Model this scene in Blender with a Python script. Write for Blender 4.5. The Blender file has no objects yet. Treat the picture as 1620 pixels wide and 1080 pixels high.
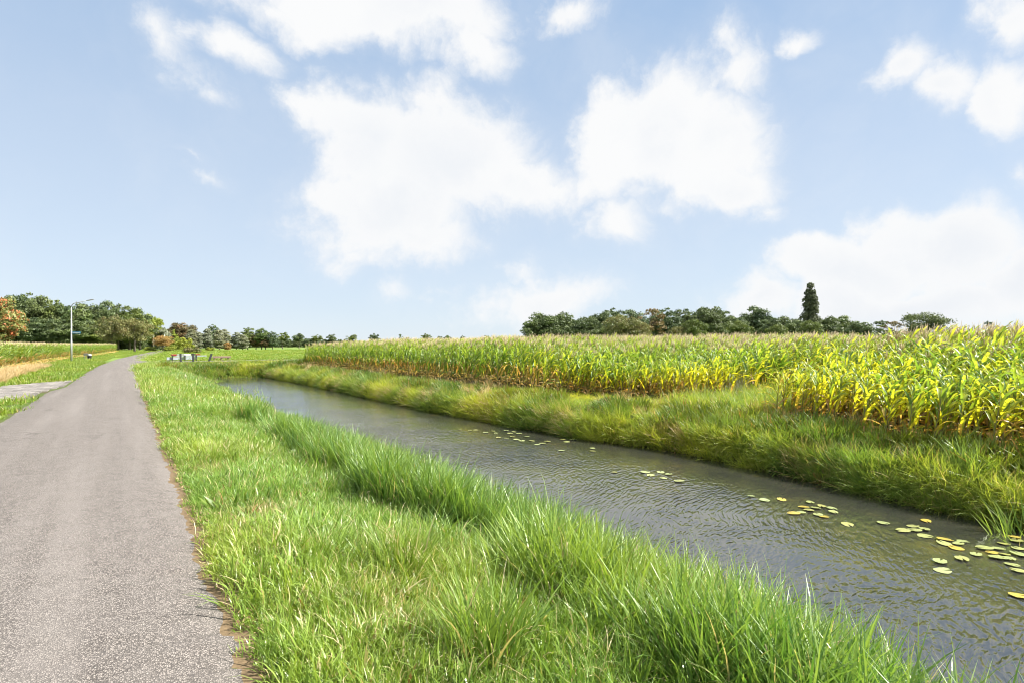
import bpy, bmesh, math, random
import numpy as np
from mathutils import Vector, Matrix, Euler

R = math.radians
rng = np.random.default_rng(7)
random.seed(7)
sc = bpy.context.scene
COL = sc.collection

# ------------------------------------------------------------------ camera
FPX, HX, HY, CAMZ = 900.0, 810.0, 545.0, 1.7          # focal length in photo pixels, principal column, horizon row, eye height
TH = math.atan2(615.0, FPX)                            # the road runs along +Y; the camera looks this far to the right of it
cam_d = bpy.data.cameras.new('camera'); cam = bpy.data.objects.new('camera', cam_d); COL.objects.link(cam)
cam_d.sensor_width = 36.0; cam_d.lens = 36.0 * FPX / 1620.0; cam_d.shift_y = 5.0 / 1620.0
cam_d.clip_start = 0.05; cam_d.clip_end = 20000
cam.location = (0, 0, CAMZ); cam.rotation_euler = (R(90), 0, -TH)
sc.camera = cam
ST, CT = math.sin(TH), math.cos(TH)

def at(px, py, z=0.0):
    d = FPX * (CAMZ - z) / (py - HY); l = (px - HX) / FPX * d
    return (d * ST + l * CT, d * CT - l * ST)
def at_depth(px, d):
    l = (px - HX) / FPX * d
    return (d * ST + l * CT, d * CT - l * ST)
def depth_of(x, y): return x * ST + y * CT
def pix(x, y, z=0.0):
    d = x * ST + y * CT; l = x * CT - y * ST
    return HX + FPX * l / d, HY + FPX * (CAMZ - z) / d

# ------------------------------------------------------------------ view, world, sun
sc.view_settings.view_transform = 'Standard'; sc.view_settings.look = 'None'
sc.view_settings.gamma = 1.0; sc.view_settings.exposure = 1.3
SUN_AZ, SUN_EL = TH + R(93), R(47)

world = bpy.data.worlds.new('World'); sc.world = world; world.use_nodes = True
WT = world.node_tree; WT.nodes.clear()
class NT:
    def __init__(s, tree): s.t = tree
    def n(s, typ, **kw):
        nd = s.t.nodes.new(typ)
        ins = kw.pop('ins', {})
        for k, v in kw.items(): setattr(nd, k, v)
        for k, v in ins.items(): s.set(nd.inputs[k], v)
        return nd
    def set(s, sock, v):
        if isinstance(v, bpy.types.NodeSocket): s.t.links.new(v, sock)
        else: sock.default_value = v
    def math(s, op, a, b=None, c=None, clamp=False):
        nd = s.t.nodes.new('ShaderNodeMath'); nd.operation = op; nd.use_clamp = clamp
        for i, v in enumerate((a, b, c)):
            if v is not None: s.set(nd.inputs[i], v)
        return nd.outputs[0]
    def vmath(s, op, a, b=None, c=None):
        nd = s.t.nodes.new('ShaderNodeVectorMath'); nd.operation = op
        for i, v in enumerate((a, b, c)):
            if v is not None: s.set(nd.inputs[i], v)
        return nd.outputs['Value'] if op in ('LENGTH', 'DOT_PRODUCT', 'DISTANCE') else nd.outputs[0]
    def mix(s, f, a, b, blend='MIX'):
        nd = s.t.nodes.new('ShaderNodeMix'); nd.data_type = 'RGBA'; nd.blend_type = blend
        s.set(nd.inputs[0], f)
        for i, v in ((6, a), (7, b)):
            s.set(nd.inputs[i], tuple(v) + (1,) if isinstance(v, (tuple, list)) and len(v) == 3 else v)
        return nd.outputs[2]
    def noise(s, vec, scale, detail=4, rough=.5, dist=0.0):
        nd = s.t.nodes.new('ShaderNodeTexNoise')
        if vec is not None: s.set(nd.inputs['Vector'], vec)
        nd.inputs['Scale'].default_value = scale; nd.inputs['Detail'].default_value = detail
        nd.inputs['Roughness'].default_value = rough; nd.inputs['Distortion'].default_value = dist
        return nd
    def ramp(s, f, lo, hi, a=0.0, b=1.0, smooth=True):
        nd = s.t.nodes.new('ShaderNodeMapRange'); nd.interpolation_type = 'SMOOTHSTEP' if smooth else 'LINEAR'
        s.set(nd.inputs[0], f)
        for i, v in ((1, lo), (2, hi), (3, a), (4, b)): s.set(nd.inputs[i], v)
        return nd.outputs[0]

W = NT(WT)
sky = W.n('ShaderNodeTexSky', sky_type='NISHITA', sun_disc=False, sun_elevation=SUN_EL, sun_rotation=SUN_AZ,
          altitude=0, air_density=1.0, dust_density=0.1, ozone_density=3.0)
tc = W.n('ShaderNodeTexCoord').outputs['Generated']
sep = W.n('ShaderNodeSeparateXYZ', ins={0: tc})
az = W.math('ARCTAN2', sep.outputs[0], sep.outputs[1])
el = W.math('ARCSINE', W.math('MAXIMUM', sep.outputs[2], -.2))
ae = W.n('ShaderNodeCombineXYZ', ins={0: az, 1: el, 2: 0.0}).outputs[0]
# domain warp so that the cloud edges billow
def warp(vec, scale, amp, detail):
    nz = W.noise(tc, scale, detail, .55)
    return W.vmath('MULTIPLY_ADD', W.vmath('SUBTRACT', nz.outputs['Color'], (.5, .5, .5)), (amp, amp * .8, 0), vec)
aw = warp(ae, 5.0, .20, 7)
# cumulus banks by direction: photo column, row, half-widths, strength
BL = [(650, 22, 205, 64, .95), (770, 78, 70, 40, .6), (880, 22, 90, 34, .7), (415, 88, 65, 30, .5), (300, 95, 34, 30, .25), (345, 160, 50, 26, .34), (470, 12, 100, 20, .4),
      (575, 225, 110, 95, 1.05), (700, 260, 160, 110, 1.2), (620, 330, 150, 90, 1.15), (660, 385, 120, 45, .8), (560, 395, 90, 40, .5), (815, 300, 110, 52, .85), (520, 300, 60, 60, .6), (895, 305, 70, 34, .5),
      (1045, 210, 120, 100, 1.15), (1130, 230, 110, 100, .95), (1160, 300, 90, 48, .95), (1215, 335, 45, 24, .5), (1170, 105, 62, 50, .62), (960, 300, 60, 30, .35), (1000, 365, 50, 40, .5), (1160, 75, 35, 24, .5), (1280, 65, 34, 20, .5),
      (1390, 125, 85, 48, .95), (1470, 150, 95, 55, .9), (1590, 160, 80, 75, .95), (1600, 20, 75, 45, .72), (1560, 215, 30, 40, .4),
      (1465, 400, 140, 80, 1.35), (1330, 425, 130, 55, 1.2), (1600, 450, 160, 70, 1.4), (1400, 480, 270, 55, 1.4), (1180, 475, 100, 40, 1.0), (1600, 300, 40, 30, .4),
      (810, 435, 70, 32, .55), (850, 475, 140, 48, .9), (640, 470, 34, 24, .3), (320, 280, 55, 16, .42), (290, 260, 40, 10, .35)]
field = None
for (cx, cy, rx, ry, s) in BL:
    dx = cx - HX; q = math.hypot(FPX, dx); a0 = TH + math.atan2(dx, FPX); e0 = math.atan2(HY - cy, q)
    ra = rx / FPX * (FPX / q) ** 2; re = ry / q
    v = W.vmath('MULTIPLY_ADD', aw, (1 / ra, 1 / re, 0), (-a0 / ra, -e0 / re, 0))
    b = W.math('MULTIPLY', W.math('SUBTRACT', 1.25, W.vmath('LENGTH', v)), s)
    field = b if field is None else W.math('MAXIMUM', field, b)
# the rest of the sky: unseen flat cumulus deck, thickened to brighten water reflections
deck = W.vmath('DIVIDE', tc, W.n('ShaderNodeCombineXYZ', ins={i: W.math('MAXIMUM', sep.outputs[2], .09) for i in range(3)}).outputs[0])
gen = W.math('SUBTRACT', W.math('MULTIPLY', W.noise(deck, .75, 2, .5).outputs[0], 5.0), 1.85)
out_w = W.math('MAXIMUM', W.ramp(W.math('ABSOLUTE', W.math('SUBTRACT', az, TH)), R(41), R(52)), W.ramp(el, R(31), R(42)))
field = W.math('ADD', W.math('MULTIPLY', field, W.math('SUBTRACT', 1.0, out_w)), W.math('MULTIPLY', gen, out_w))
f1 = W.noise(tc, 5.0, 9, .60).outputs[0]
f2 = W.noise(aw, 26.0, 4, .65).outputs[0]
fb = W.math('ADD', W.math('MULTIPLY', W.math('SUBTRACT', f1, .5), 2.0), W.math('MULTIPLY', W.math('SUBTRACT', f2, .5), .55))
tot = W.math('ADD', W.math('MULTIPLY', field, 1.15), W.math('SUBTRACT', fb, .10))
dens = W.math('ADD', W.math('MULTIPLY', W.ramp(tot, .08, .72), .78), W.math('MULTIPLY', W.ramp(tot, -.4, .8), .22))
veil = W.math('MULTIPLY', W.ramp(W.noise(aw, 3.0, 5, .62).outputs[0], .42, .8), .22)
dens = W.math('MULTIPLY', W.math('MAXIMUM', dens, veil), W.ramp(el, -.01, .05))
shade = W.ramp(tot, .35, 1.5)
ccol = W.mix(W.math('MULTIPLY', W.ramp(f1, .62, .40), shade), (3.92, 3.95, 3.98), (3.55, 3.66, 3.82))
hs = W.n('ShaderNodeHueSaturation', ins={'Saturation': .82, 'Value': 1.0, 'Color': sky.outputs[0]})
cr_ = W.n('ShaderNodeValToRGB', ins={0: W.math('DIVIDE', W.math('MAXIMUM', el, 0.0), R(90))})
while len(cr_.color_ramp.elements) < 5: cr_.color_ramp.elements.new(.5)
for e_, (p_, c_) in zip(cr_.color_ramp.elements, [(0, (.655, .755, .87)), (.08, (.625, .73, .86)), (.19, (.55, .67, .835)), (.36, (.365, .53, .77)), (1, (.22, .38, .70))]): e_.position = p_; e_.color = c_ + (1,)
grad = W.vmath('SCALE', cr_.outputs[0]); grad.node.inputs['Scale'].default_value = 4.06
skyc = W.mix(.88, hs.outputs[0], grad)
bg = W.n('ShaderNodeBackground', ins={'Color': W.mix(dens, skyc, ccol), 'Strength': 0.1})
W.t.links.new(bg.outputs[0], W.n('ShaderNodeOutputWorld').inputs[0])

world.cycles.sampling_method = 'MANUAL'; world.cycles.sample_map_resolution = 512
sun_d = bpy.data.lights.new('sun', 'SUN'); sun = bpy.data.objects.new('sun', sun_d); COL.objects.link(sun)
sun_d.energy = 5.0; sun_d.angle = R(.6); sun_d.color = (1.0, .955, .88)
sd = Vector((math.sin(SUN_AZ) * math.cos(SUN_EL), math.cos(SUN_AZ) * math.cos(SUN_EL), math.sin(SUN_EL)))
sun.rotation_euler = sd.to_track_quat('Z', 'Y').to_euler()
sc.cycles.max_bounces = 5; sc.cycles.diffuse_bounces = 4; sc.cycles.glossy_bounces = 2; sc.cycles.transmission_bounces = 2
sc.cycles.use_adaptive_sampling = True; sc.cycles.adaptive_threshold = .025; sc.cycles.filter_width = 1.05
sc.cycles.sample_clamp_indirect = 6.0

# ------------------------------------------------------------------ helpers
def mesh_np(name, v, f, mats=(), attrs=None, mi=None, smooth=False):
    me = bpy.data.meshes.new(name)
    v = np.asarray(v, np.float32); 
    if isinstance(f, np.ndarray):
        k = f.shape[1]; flat = f.ravel().astype(np.int32); tot = np.full(len(f), k, np.int32)
    else:
        tot = np.array([len(q) for q in f], np.int32); flat = np.fromiter((i for q in f for i in q), np.int32)
    me.vertices.add(len(v)); me.vertices.foreach_set('co', v.ravel())
    me.loops.add(len(flat)); me.loops.foreach_set('vertex_index', flat)
    me.polygons.add(len(tot))
    st = np.zeros(len(tot), np.int32); st[1:] = np.cumsum(tot)[:-1]
    me.polygons.foreach_set('loop_start', st)
    for m in mats: me.materials.append(m)
    if mi is not None: me.polygons.foreach_set('material_index', np.asarray(mi, np.int32))
    me.polygons.foreach_set('use_smooth', np.full(len(tot), smooth))
    for k, a in (attrs or {}).items():
        me.attributes.new(k, 'FLOAT', 'POINT').data.foreach_set('value', np.asarray(a, np.float32))
    me.update(calc_edges=True)
    return me
def ob(name, data, parent=None, loc=None, rot=None, scale=None, link=True):
    o = bpy.data.objects.new(name, data)
    if link: COL.objects.link(o)
    if parent is not None: o.parent = parent
    if loc is not None: o.location = loc
    if rot is not None: o.rotation_euler = rot
    if scale is not None: o.scale = scale if hasattr(scale, '__len__') else (scale,) * 3
    return o
def tag(o, label, cat=None, group=None, kind=None):
    o['label'] = label
    if cat: o['category'] = cat
    if group: o['group'] = group
    if kind: o['kind'] = kind
    return o
class Geo:
    """collects vertices, faces and point attributes of one mesh"""
    def __init__(s): s.v = []; s.f = []; s.a = {}; s.n = 0
    def add(s, v, f, **at):
        v = np.asarray(v, float); s.v.append(v); s.f += [tuple(int(i) + s.n for i in q) for q in f]
        for k in set(s.a) | set(at):
            s.a.setdefault(k, [np.zeros(s.n)] if s.n else [])
            val = at.get(k, 0.0); s.a[k].append(np.full(len(v), val) if np.isscalar(val) else np.asarray(val))
        s.n += len(v)
    def mesh(s, name, mats=(), smooth=False):
        return mesh_np(name, np.concatenate(s.v), s.f, mats, {k: np.concatenate(a) for k, a in s.a.items()}, smooth=smooth)
def tube_geo(path, radii, seg=7):
    path = [Vector(p) for p in path]; vs = []; fs = []
    for i, p in enumerate(path):
        d = (path[min(i + 1, len(path) - 1)] - path[max(i - 1, 0)]).normalized()
        a = d.orthogonal().normalized() if abs(d.z) < .95 else Vector((1, 0, 0)).cross(d).normalized()
        if abs(d.z) < .95: a = Vector((0, 0, 1)).cross(d).normalized()
        b = d.cross(a)
        for k in range(seg):
            t = 2 * math.pi * k / seg; vs.append(p + (a * math.cos(t) + b * math.sin(t)) * radii[i])
    for i in range(len(path) - 1):
        for k in range(seg):
            k2 = (k + 1) % seg; fs.append((i * seg + k, i * seg + k2, (i + 1) * seg + k2, (i + 1) * seg + k))
    fs.append(tuple(range(seg))[::-1]); fs.append(tuple((len(path) - 1) * seg + k for k in range(seg)))
    return np.array([tuple(v) for v in vs]), fs
def box_geo(x0, x1, y0, y1, z0, z1, bev=0.0):
    bm = bmesh.new(); bmesh.ops.create_cube(bm, size=1)
    for v in bm.verts: v.co = Vector(((x0 + x1) / 2 + v.co.x * (x1 - x0), (y0 + y1) / 2 + v.co.y * (y1 - y0), (z0 + z1) / 2 + v.co.z * (z1 - z0)))
    if bev: bmesh.ops.bevel(bm, geom=bm.edges[:], offset=bev, segments=2, affect='EDGES', profile=.6)
    bm.verts.index_update()
    r = np.array([tuple(v.co) for v in bm.verts]), [tuple(v.index for v in f.verts) for f in bm.faces]
    bm.free(); return r

# smooth value noise in numpy, for heights, densities and scatter masks
_P = np.random.default_rng(3).random((256, 256))
def vnoise(x, y, s=1.0, o=0):
    x = np.asarray(x, float) * s + 31.7 + o * 17.3; y = np.asarray(y, float) * s + 57.1 + o * 9.1
    xi = np.floor(x).astype(int); yi = np.floor(y).astype(int); fx = x - xi; fy = y - yi
    fx = fx * fx * (3 - 2 * fx); fy = fy * fy * (3 - 2 * fy)
    g = lambda a, b: _P[a % 256, b % 256]
    return (g(xi, yi) * (1 - fx) + g(xi + 1, yi) * fx) * (1 - fy) + (g(xi, yi + 1) * (1 - fx) + g(xi + 1, yi + 1) * fx) * fy
def fbm(x, y, s=1.0, o=0): return (vnoise(x, y, s, o) + .5 * vnoise(x, y, s * 2.1, o + 1) + .25 * vnoise(x, y, s * 4.3, o + 2)) / 1.75
def sst(a, b, x): t = np.clip((np.asarray(x, float) - a) / (b - a), 0, 1); return t * t * (3 - 2 * t)

# ------------------------------------------------------------------ materials
def new_mat(name):
    m = bpy.data.materials.new(name); m.use_nodes = True; m.node_tree.nodes.clear(); return m, NT(m.node_tree)
def out(m, N, sh, disp=None):
    o = N.n('ShaderNodeOutputMaterial'); N.t.links.new(sh, o.inputs[0])
def principled(N, **ins):
    nd = N.n('ShaderNodeBsdfPrincipled')
    for k, v in ins.items():
        k = k.replace('_', ' ')
        if k == 'Base Color' and isinstance(v, tuple) and len(v) == 3: v = v + (1,)
        N.set(nd.inputs[k], v)
    return nd
def bump(N, h, strength, dist):
    return N.n('ShaderNodeBump', ins={'Strength': strength, 'Distance': dist, 'Height': h}).outputs[0]
def attr(N, name): return N.n('ShaderNodeAttribute', attribute_name=name).outputs['Fac']

def simple_mat(name, col, rough=.6, var=.25, scale=8, metal=0.0, spec=.5):
    m, N = new_mat(name); p = N.n('ShaderNodeTexCoord').outputs['Object']
    nz = N.noise(p, scale, 5, .6).outputs[0]
    c = N.mix(nz, tuple(x * (1 - var) for x in col), tuple(min(1, x * (1 + var)) for x in col))
    sh = principled(N, Base_Color=c, Roughness=N.ramp(nz, .2, .8, max(.05, rough - .1), min(1, rough + .1)), Metallic=metal)
    sh.inputs['Specular IOR Level'].default_value = spec
    out(m, N, sh.outputs[0]); return m

def leaf_shader(N, col, trans=.4, rough=.5, spec=.35, tcol=None):
    p = principled(N, Base_Color=col, Roughness=rough); p.inputs['Specular IOR Level'].default_value = spec
    t = N.n('ShaderNodeBsdfTranslucent', ins={'Color': tcol if tcol is not None else col})
    mx = N.n('ShaderNodeMixShader', ins={0: trans}); N.t.links.new(p.outputs[0], mx.inputs[1]); N.t.links.new(t.outputs[0], mx.inputs[2])
    return mx.outputs[0]

def grass_mat(name, ga, gb, dry, dry_base=.12, yel=(.34, .34, .03), yel_amt=.3, trans=.42, patch=.9, spec=.45, rough=.42):
    """blade colour: per-blade random between two greens, straw blades in dry patches, paler sheath at the foot"""
    m, N = new_mat(name); pos = N.n('ShaderNodeNewGeometry').outputs['Position']
    br = attr(N, 'br'); bt = attr(N, 'bt')
    n1 = N.noise(pos, patch, 4, .6).outputs[0]; n2 = N.noise(pos, patch * .31, 3, .5).outputs[0]
    c = N.mix(br, ga, gb)
    c = N.mix(N.math('MULTIPLY', N.ramp(n2, .42, .66), yel_amt), c, yel)
    c = N.mix(N.math('MULTIPLY', N.ramp(n1, .35, .62), .3), c, tuple(x * .62 for x in ga))
    thr = N.ramp(n1, .52, .78, 1 - dry_base, 1 - min(.9, dry_base * 5.5))
    br2 = N.math('FRACT', N.math('MULTIPLY', br, 7.31))
    c = N.mix(N.math('GREATER_THAN', br2, thr), c, dry)
    c = N.mix(N.ramp(bt, .0, .28, .35, 0), c, tuple(.6 * x for x in dry))
    tcol = N.mix(1.0, c, (1.25, 1.2, .55), 'MULTIPLY')
    out(m, N, leaf_shader(N, c, trans, rough, spec, tcol)); return m

M = {}
M['grass'] = grass_mat('verge_grass', (.125, .255, .035), (.325, .47, .105), (.66, .56, .33), .075, (.44, .48, .07), .5, spec=.6, rough=.36)
M['reed'] = grass_mat('reed_blades', (.095, .22, .038), (.31, .44, .115), (.54, .46, .27), .05, (.40, .48, .06), .5, patch=.9, spec=.6, rough=.38)
M['bank'] = grass_mat('bank_grass', (.16, .28, .04), (.42, .50, .10), (.58, .47, .23), .06, (.62, .62, .06), .7, patch=.9, trans=.5)
M['straw'] = grass_mat('straw', (.58, .43, .23), (.72, .56, .32), (.46, .33, .17), .3, (.60, .46, .22), .3, trans=.25)
M['lawn'] = grass_mat('mown_grass', (.13, .245, .025), (.24, .345, .045), (.48, .40, .18), .05, (.37, .40, .035), .45, trans=.35)
M['silver_grass'] = grass_mat('silver_grass', (.34, .36, .31), (.50, .51, .46), (.40, .35, .25), .1, (.3, .3, .2), .1, trans=.2)
M['weed'] = grass_mat('weed_leaf', (.075, .16, .027), (.18, .27, .045), (.34, .20, .08), .06, (.36, .36, .025), .55, trans=.35)

def maize_mat():
    m, N = new_mat('maize_leaf'); pos = N.n('ShaderNodeNewGeometry').outputs['Position']
    hg = attr(N, 'hg'); br = attr(N, 'br'); lt = attr(N, 'bt')
    sp = N.n('ShaderNodeSeparateXYZ', ins={0: pos})
    n1 = N.noise(pos, .16, 3, .55).outputs[0]
    # starved, yellowing stretch of the crop along the ditch at the near end
    near = N.math('MULTIPLY', N.ramp(sp.outputs[1], 9, 24, 1, 0), N.ramp(sp.outputs[0], 13, 34, 1, .25))
    yel = N.math('ADD', N.math('MULTIPLY', near, .64), N.math('MULTIPLY', N.math('SUBTRACT', n1, .5), 1.5))
    yel = N.math('ADD', yel, N.math('MULTIPLY', N.math('SUBTRACT', br, .5), .55))
    yel = N.math('ADD', yel, N.math('MULTIPLY', N.math('SUBTRACT', .55, hg), .75))
    yel = N.math('ADD', N.ramp(yel, .12, .95), 0.0)
    g = N.mix(br, (.125, .245, .042), (.36, .48, .10))
    c = N.mix(yel, g, (.64, .62, .045))
    dryv = N.math('ADD', N.math('SUBTRACT', .34, hg), N.math('ADD', N.math('MULTIPLY', N.math('SUBTRACT', N.math('FRACT', N.math('MULTIPLY', br, 5.7)), .5), .42), N.math('MULTIPLY', N.math('SUBTRACT', n1, .5), .5)))
    c = N.mix(N.ramp(dryv, -.02, .16), c, N.mix(N.math('FRACT', N.math('MULTIPLY', br, 13.1)), (.44, .24, .09), (.66, .50, .24)))
    c = N.mix(N.math('MULTIPLY', N.ramp(lt, .78, 1.0), .35), c, (.42, .30, .10))
    tcol = N.mix(1.0, c, (1.35, 1.25, .5), 'MULTIPLY')
    out(m, N, leaf_shader(N, c, .52, .40, .6, tcol)); return m
M['maize'] = maize_mat()
M['stalk'] = simple_mat('maize_stalk', (.20, .19, .055), .55, .45, 3)
M['tassel'] = simple_mat('maize_tassel', (.50, .40, .23), .8, .3, 5)
M['husk'] = simple_mat('maize_husk', (.34, .31, .10), .6, .35, 6)

def crown_mat(name, ca, cb, accent=None, acc_amt=0.0, trans=.3, patch=.5):
    m, N = new_mat(name); pos = N.n('ShaderNodeNewGeometry').outputs['Position']
    br = attr(N, 'br'); rnd = N.n('ShaderNodeObjectInfo').outputs['Random']
    c = N.mix(br, ca, cb)
    c = N.mix(N.math('MULTIPLY', rnd, .35), c, tuple(x * y for x, y in zip(cb, (1.25, 1.0, .6))))
    n1 = N.noise(pos, patch, 3, .5).outputs[0]
    if accent is not None:
        k = N.math('ADD', N.math('MULTIPLY', N.math('SUBTRACT', n1, .5), 3.0), N.math('FRACT', N.math('MULTIPLY', br, 5.3)))
        c = N.mix(N.ramp(k, 1 - acc_amt - .1, 1 - acc_amt + .1), c, accent)
    out(m, N, leaf_shader(N, c, trans, .5, .4)); return m
M['c_dark'] = crown_mat('dark_leaves', (.050, .088, .038), (.145, .195, .075))
M['c_mid'] = crown_mat('mid_green_leaves', (.062, .11, .028), (.165, .215, .055))
M['c_olive'] = crown_mat('olive_leaves', (.095, .115, .042), (.22, .23, .08), (.23, .18, .07), .08)
M['c_bright'] = crown_mat('bright_green_leaves', (.15, .22, .03), (.32, .37, .055))
M['c_silver'] = crown_mat('silver_leaves', (.095, .125, .062), (.29, .32, .22), (.40, .42, .33), .15)
M['c_orange'] = crown_mat('orange_leaves', (.22, .16, .055), (.36, .26, .085), (.40, .21, .06), .25)
M['c_rowan'] = crown_mat('rowan_leaves', (.10, .16, .045), (.25, .28, .09), (.58, .20, .08), .30, patch=.35)
M['c_brown'] = crown_mat('brownish_leaves', (.10, .10, .042), (.20, .17, .075), (.24, .14, .07), .2)
M['c_poplar'] = crown_mat('poplar_leaves', (.060, .085, .048), (.155, .185, .10))
M['bark'] = simple_mat('bark', (.10, .085, .065), .9, .45, 6)
M['pale_bark'] = simple_mat('pale_bark', (.30, .27, .19), .85, .3, 5)
M['galv'] = simple_mat('galvanised_steel', (.42, .43, .43), .45, .15, 6, .35)
M['lamp_grey'] = simple_mat('lamp_housing', (.30, .31, .32), .4, .1, 8, .2)
M['glass_lens'] = simple_mat('lamp_lens', (.65, .66, .62), .2, .05, 8)
M['sign_blue'] = simple_mat('sign_blue', (.04, .27, .50), .35, .08, 8)
M['white'] = simple_mat('white_paint', (.78, .79, .80), .4, .08, 7)
M['pale_blue'] = simple_mat('pale_blue_paint', (.36, .40, .45), .5, .12, 7)
M['red'] = simple_mat('red_paint', (.26, .03, .028), .4, .15, 7)
M['dark_wood'] = simple_mat('dark_wood', (.030, .032, .036), .75, .4, 9)
M['brown_wood'] = simple_mat('weathered_wood', (.22, .15, .115), .85, .3, 9)
M['grey_wood'] = simple_mat('grey_board', (.40, .38, .34), .8, .2, 9)
M['black_plastic'] = simple_mat('black_plastic', (.022, .023, .025), .45, .2, 9)
M['grey_plastic'] = simple_mat('grey_plastic', (.33, .34, .34), .5, .12, 9)
M['concrete'] = simple_mat('concrete', (.36, .35, .33), .9, .2, 6)
M['petal'] = simple_mat('white_petal', (.85, .85, .82), .6, .05, 20)

def asphalt_mat():
    m, N = new_mat('asphalt'); pos = N.n('ShaderNodeNewGeometry').outputs['Position']
    vo = N.n('ShaderNodeTexVoronoi', feature='F1', ins={'Vector': pos, 'Scale': 110.0}); vo.inputs['Randomness'].default_value = 1
    chip = N.n('ShaderNodeSeparateColor', ins={0: vo.outputs['Color']}).outputs[0]
    n1 = N.noise(pos, .45, 4, .6).outputs[0]; n2 = N.noise(pos, 5.0, 5, .65).outputs[0]; n3 = N.noise(pos, 240, 2, .6).outputs[0]
    c = N.mix(N.ramp(chip, .05, .95), (.095, .086, .079), (.36, .333, .312))
    c = N.mix(N.ramp(vo.outputs['Distance'], .35, .62), c, (.04, .037, .035))
    c = N.mix(N.ramp(n3, .3, .7, 0, .4), c, (.185, .171, .161))
    c = N.mix(N.ramp(n2, .35, .7, 0, .28), c, (.205, .193, .186))
    # long wear stripes along the wheel paths and darker soiling streaks
    st = N.noise(N.vmath('MULTIPLY', pos, (2.2, .09, 1)), 1.0, 4, .55).outputs[0]
    c = N.mix(N.ramp(st, .45, .72, 0, .35), c, (.235, .222, .214))
    c = N.mix(N.ramp(n1, .5, .75, 0, .30), c, (.14, .129, .122))
    # a few hairline cracks
    cr = N.n('ShaderNodeTexVoronoi', feature='DISTANCE_TO_EDGE', ins={'Vector': N.vmath('MULTIPLY_ADD', N.noise(pos, 1.6, 4, .6).outputs['Color'], (.8, .8, 0), N.vmath('MULTIPLY', pos, (.55, .42, 1))), 'Scale': .55}).outputs['Distance']
    ck = N.math('MULTIPLY', N.ramp(cr, .006, .0015), N.ramp(N.noise(pos, .5, 2).outputs[0], .5, .62))
    c = N.mix(N.math('MULTIPLY', ck, .7), c, (.05, .045, .042))
    c = N.mix(1.0, c, (1.04, 1.0, .955), 'MULTIPLY')
    h = N.math('ADD', N.math('MULTIPLY', vo.outputs['Distance'], -1.0), N.math('MULTIPLY', n3, .4))
    sh = principled(N, Base_Color=c, Roughness=.85, Normal=bump(N, h, .8, .006)); sh.inputs['Specular IOR Level'].default_value = .35
    out(m, N, sh.outputs[0]); return m
M['asphalt'] = asphalt_mat()

def ground_mat():
    m, N = new_mat('ground'); pos = N.n('ShaderNodeNewGeometry').outputs['Position']
    sp = N.n('ShaderNodeSeparateXYZ', ins={0: pos}); x, y, z = sp.outputs
    n1 = N.noise(pos, .35, 5, .6).outputs[0]; n2 = N.noise(pos, 6, 5, .65).outputs[0]; n3 = N.noise(pos, .03, 4, .5).outputs[0]
    soil = N.mix(n2, (.045, .034, .022), (.13, .10, .065))
    turf = N.mix(n2, (.045, .07, .018), (.11, .14, .035))
    mead = N.mix(n1, (.11, .20, .035), (.17, .25, .055))
    mead = N.mix(N.ramp(n3, .4, .65), mead, (.19, .235, .06))
    c = N.mix(N.ramp(n1, .45, .7), turf, soil)
    c = N.mix(N.ramp(N.math('ADD', y, N.math('MULTIPLY', n1, 9.0)), 66, 84), c, mead)
    n4 = N.noise(pos, 38, 4, .7).outputs[0]
    rim = N.math('MULTIPLY', N.ramp(N.math('ADD', x, N.math('MULTIPLY', n2, .5)), 1.25, .95), N.ramp(y, 70, 60))
    c = N.mix(N.math('MULTIPLY', rim, N.ramp(x, -.5, .2)), c, N.mix(n4, (.07, .05, .03), (.26, .185, .105)))
    corn = N.math('MULTIPLY', N.ramp(x, 11.6, 12.4), N.ramp(y, 52, 49))
    c = N.mix(corn, c, soil)
    c = N.mix(N.math('MULTIPLY', N.ramp(x, -6.0, -6.8), N.ramp(y, 175, 150)), c, soil)
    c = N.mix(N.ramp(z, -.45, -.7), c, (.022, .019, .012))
    sh = principled(N, Base_Color=c, Roughness=.95, Normal=bump(N, n2, .5, .04)); sh.inputs['Specular IOR Level'].default_value = .15
    out(m, N, sh.outputs[0]); return m
M['ground'] = ground_mat()

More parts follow.
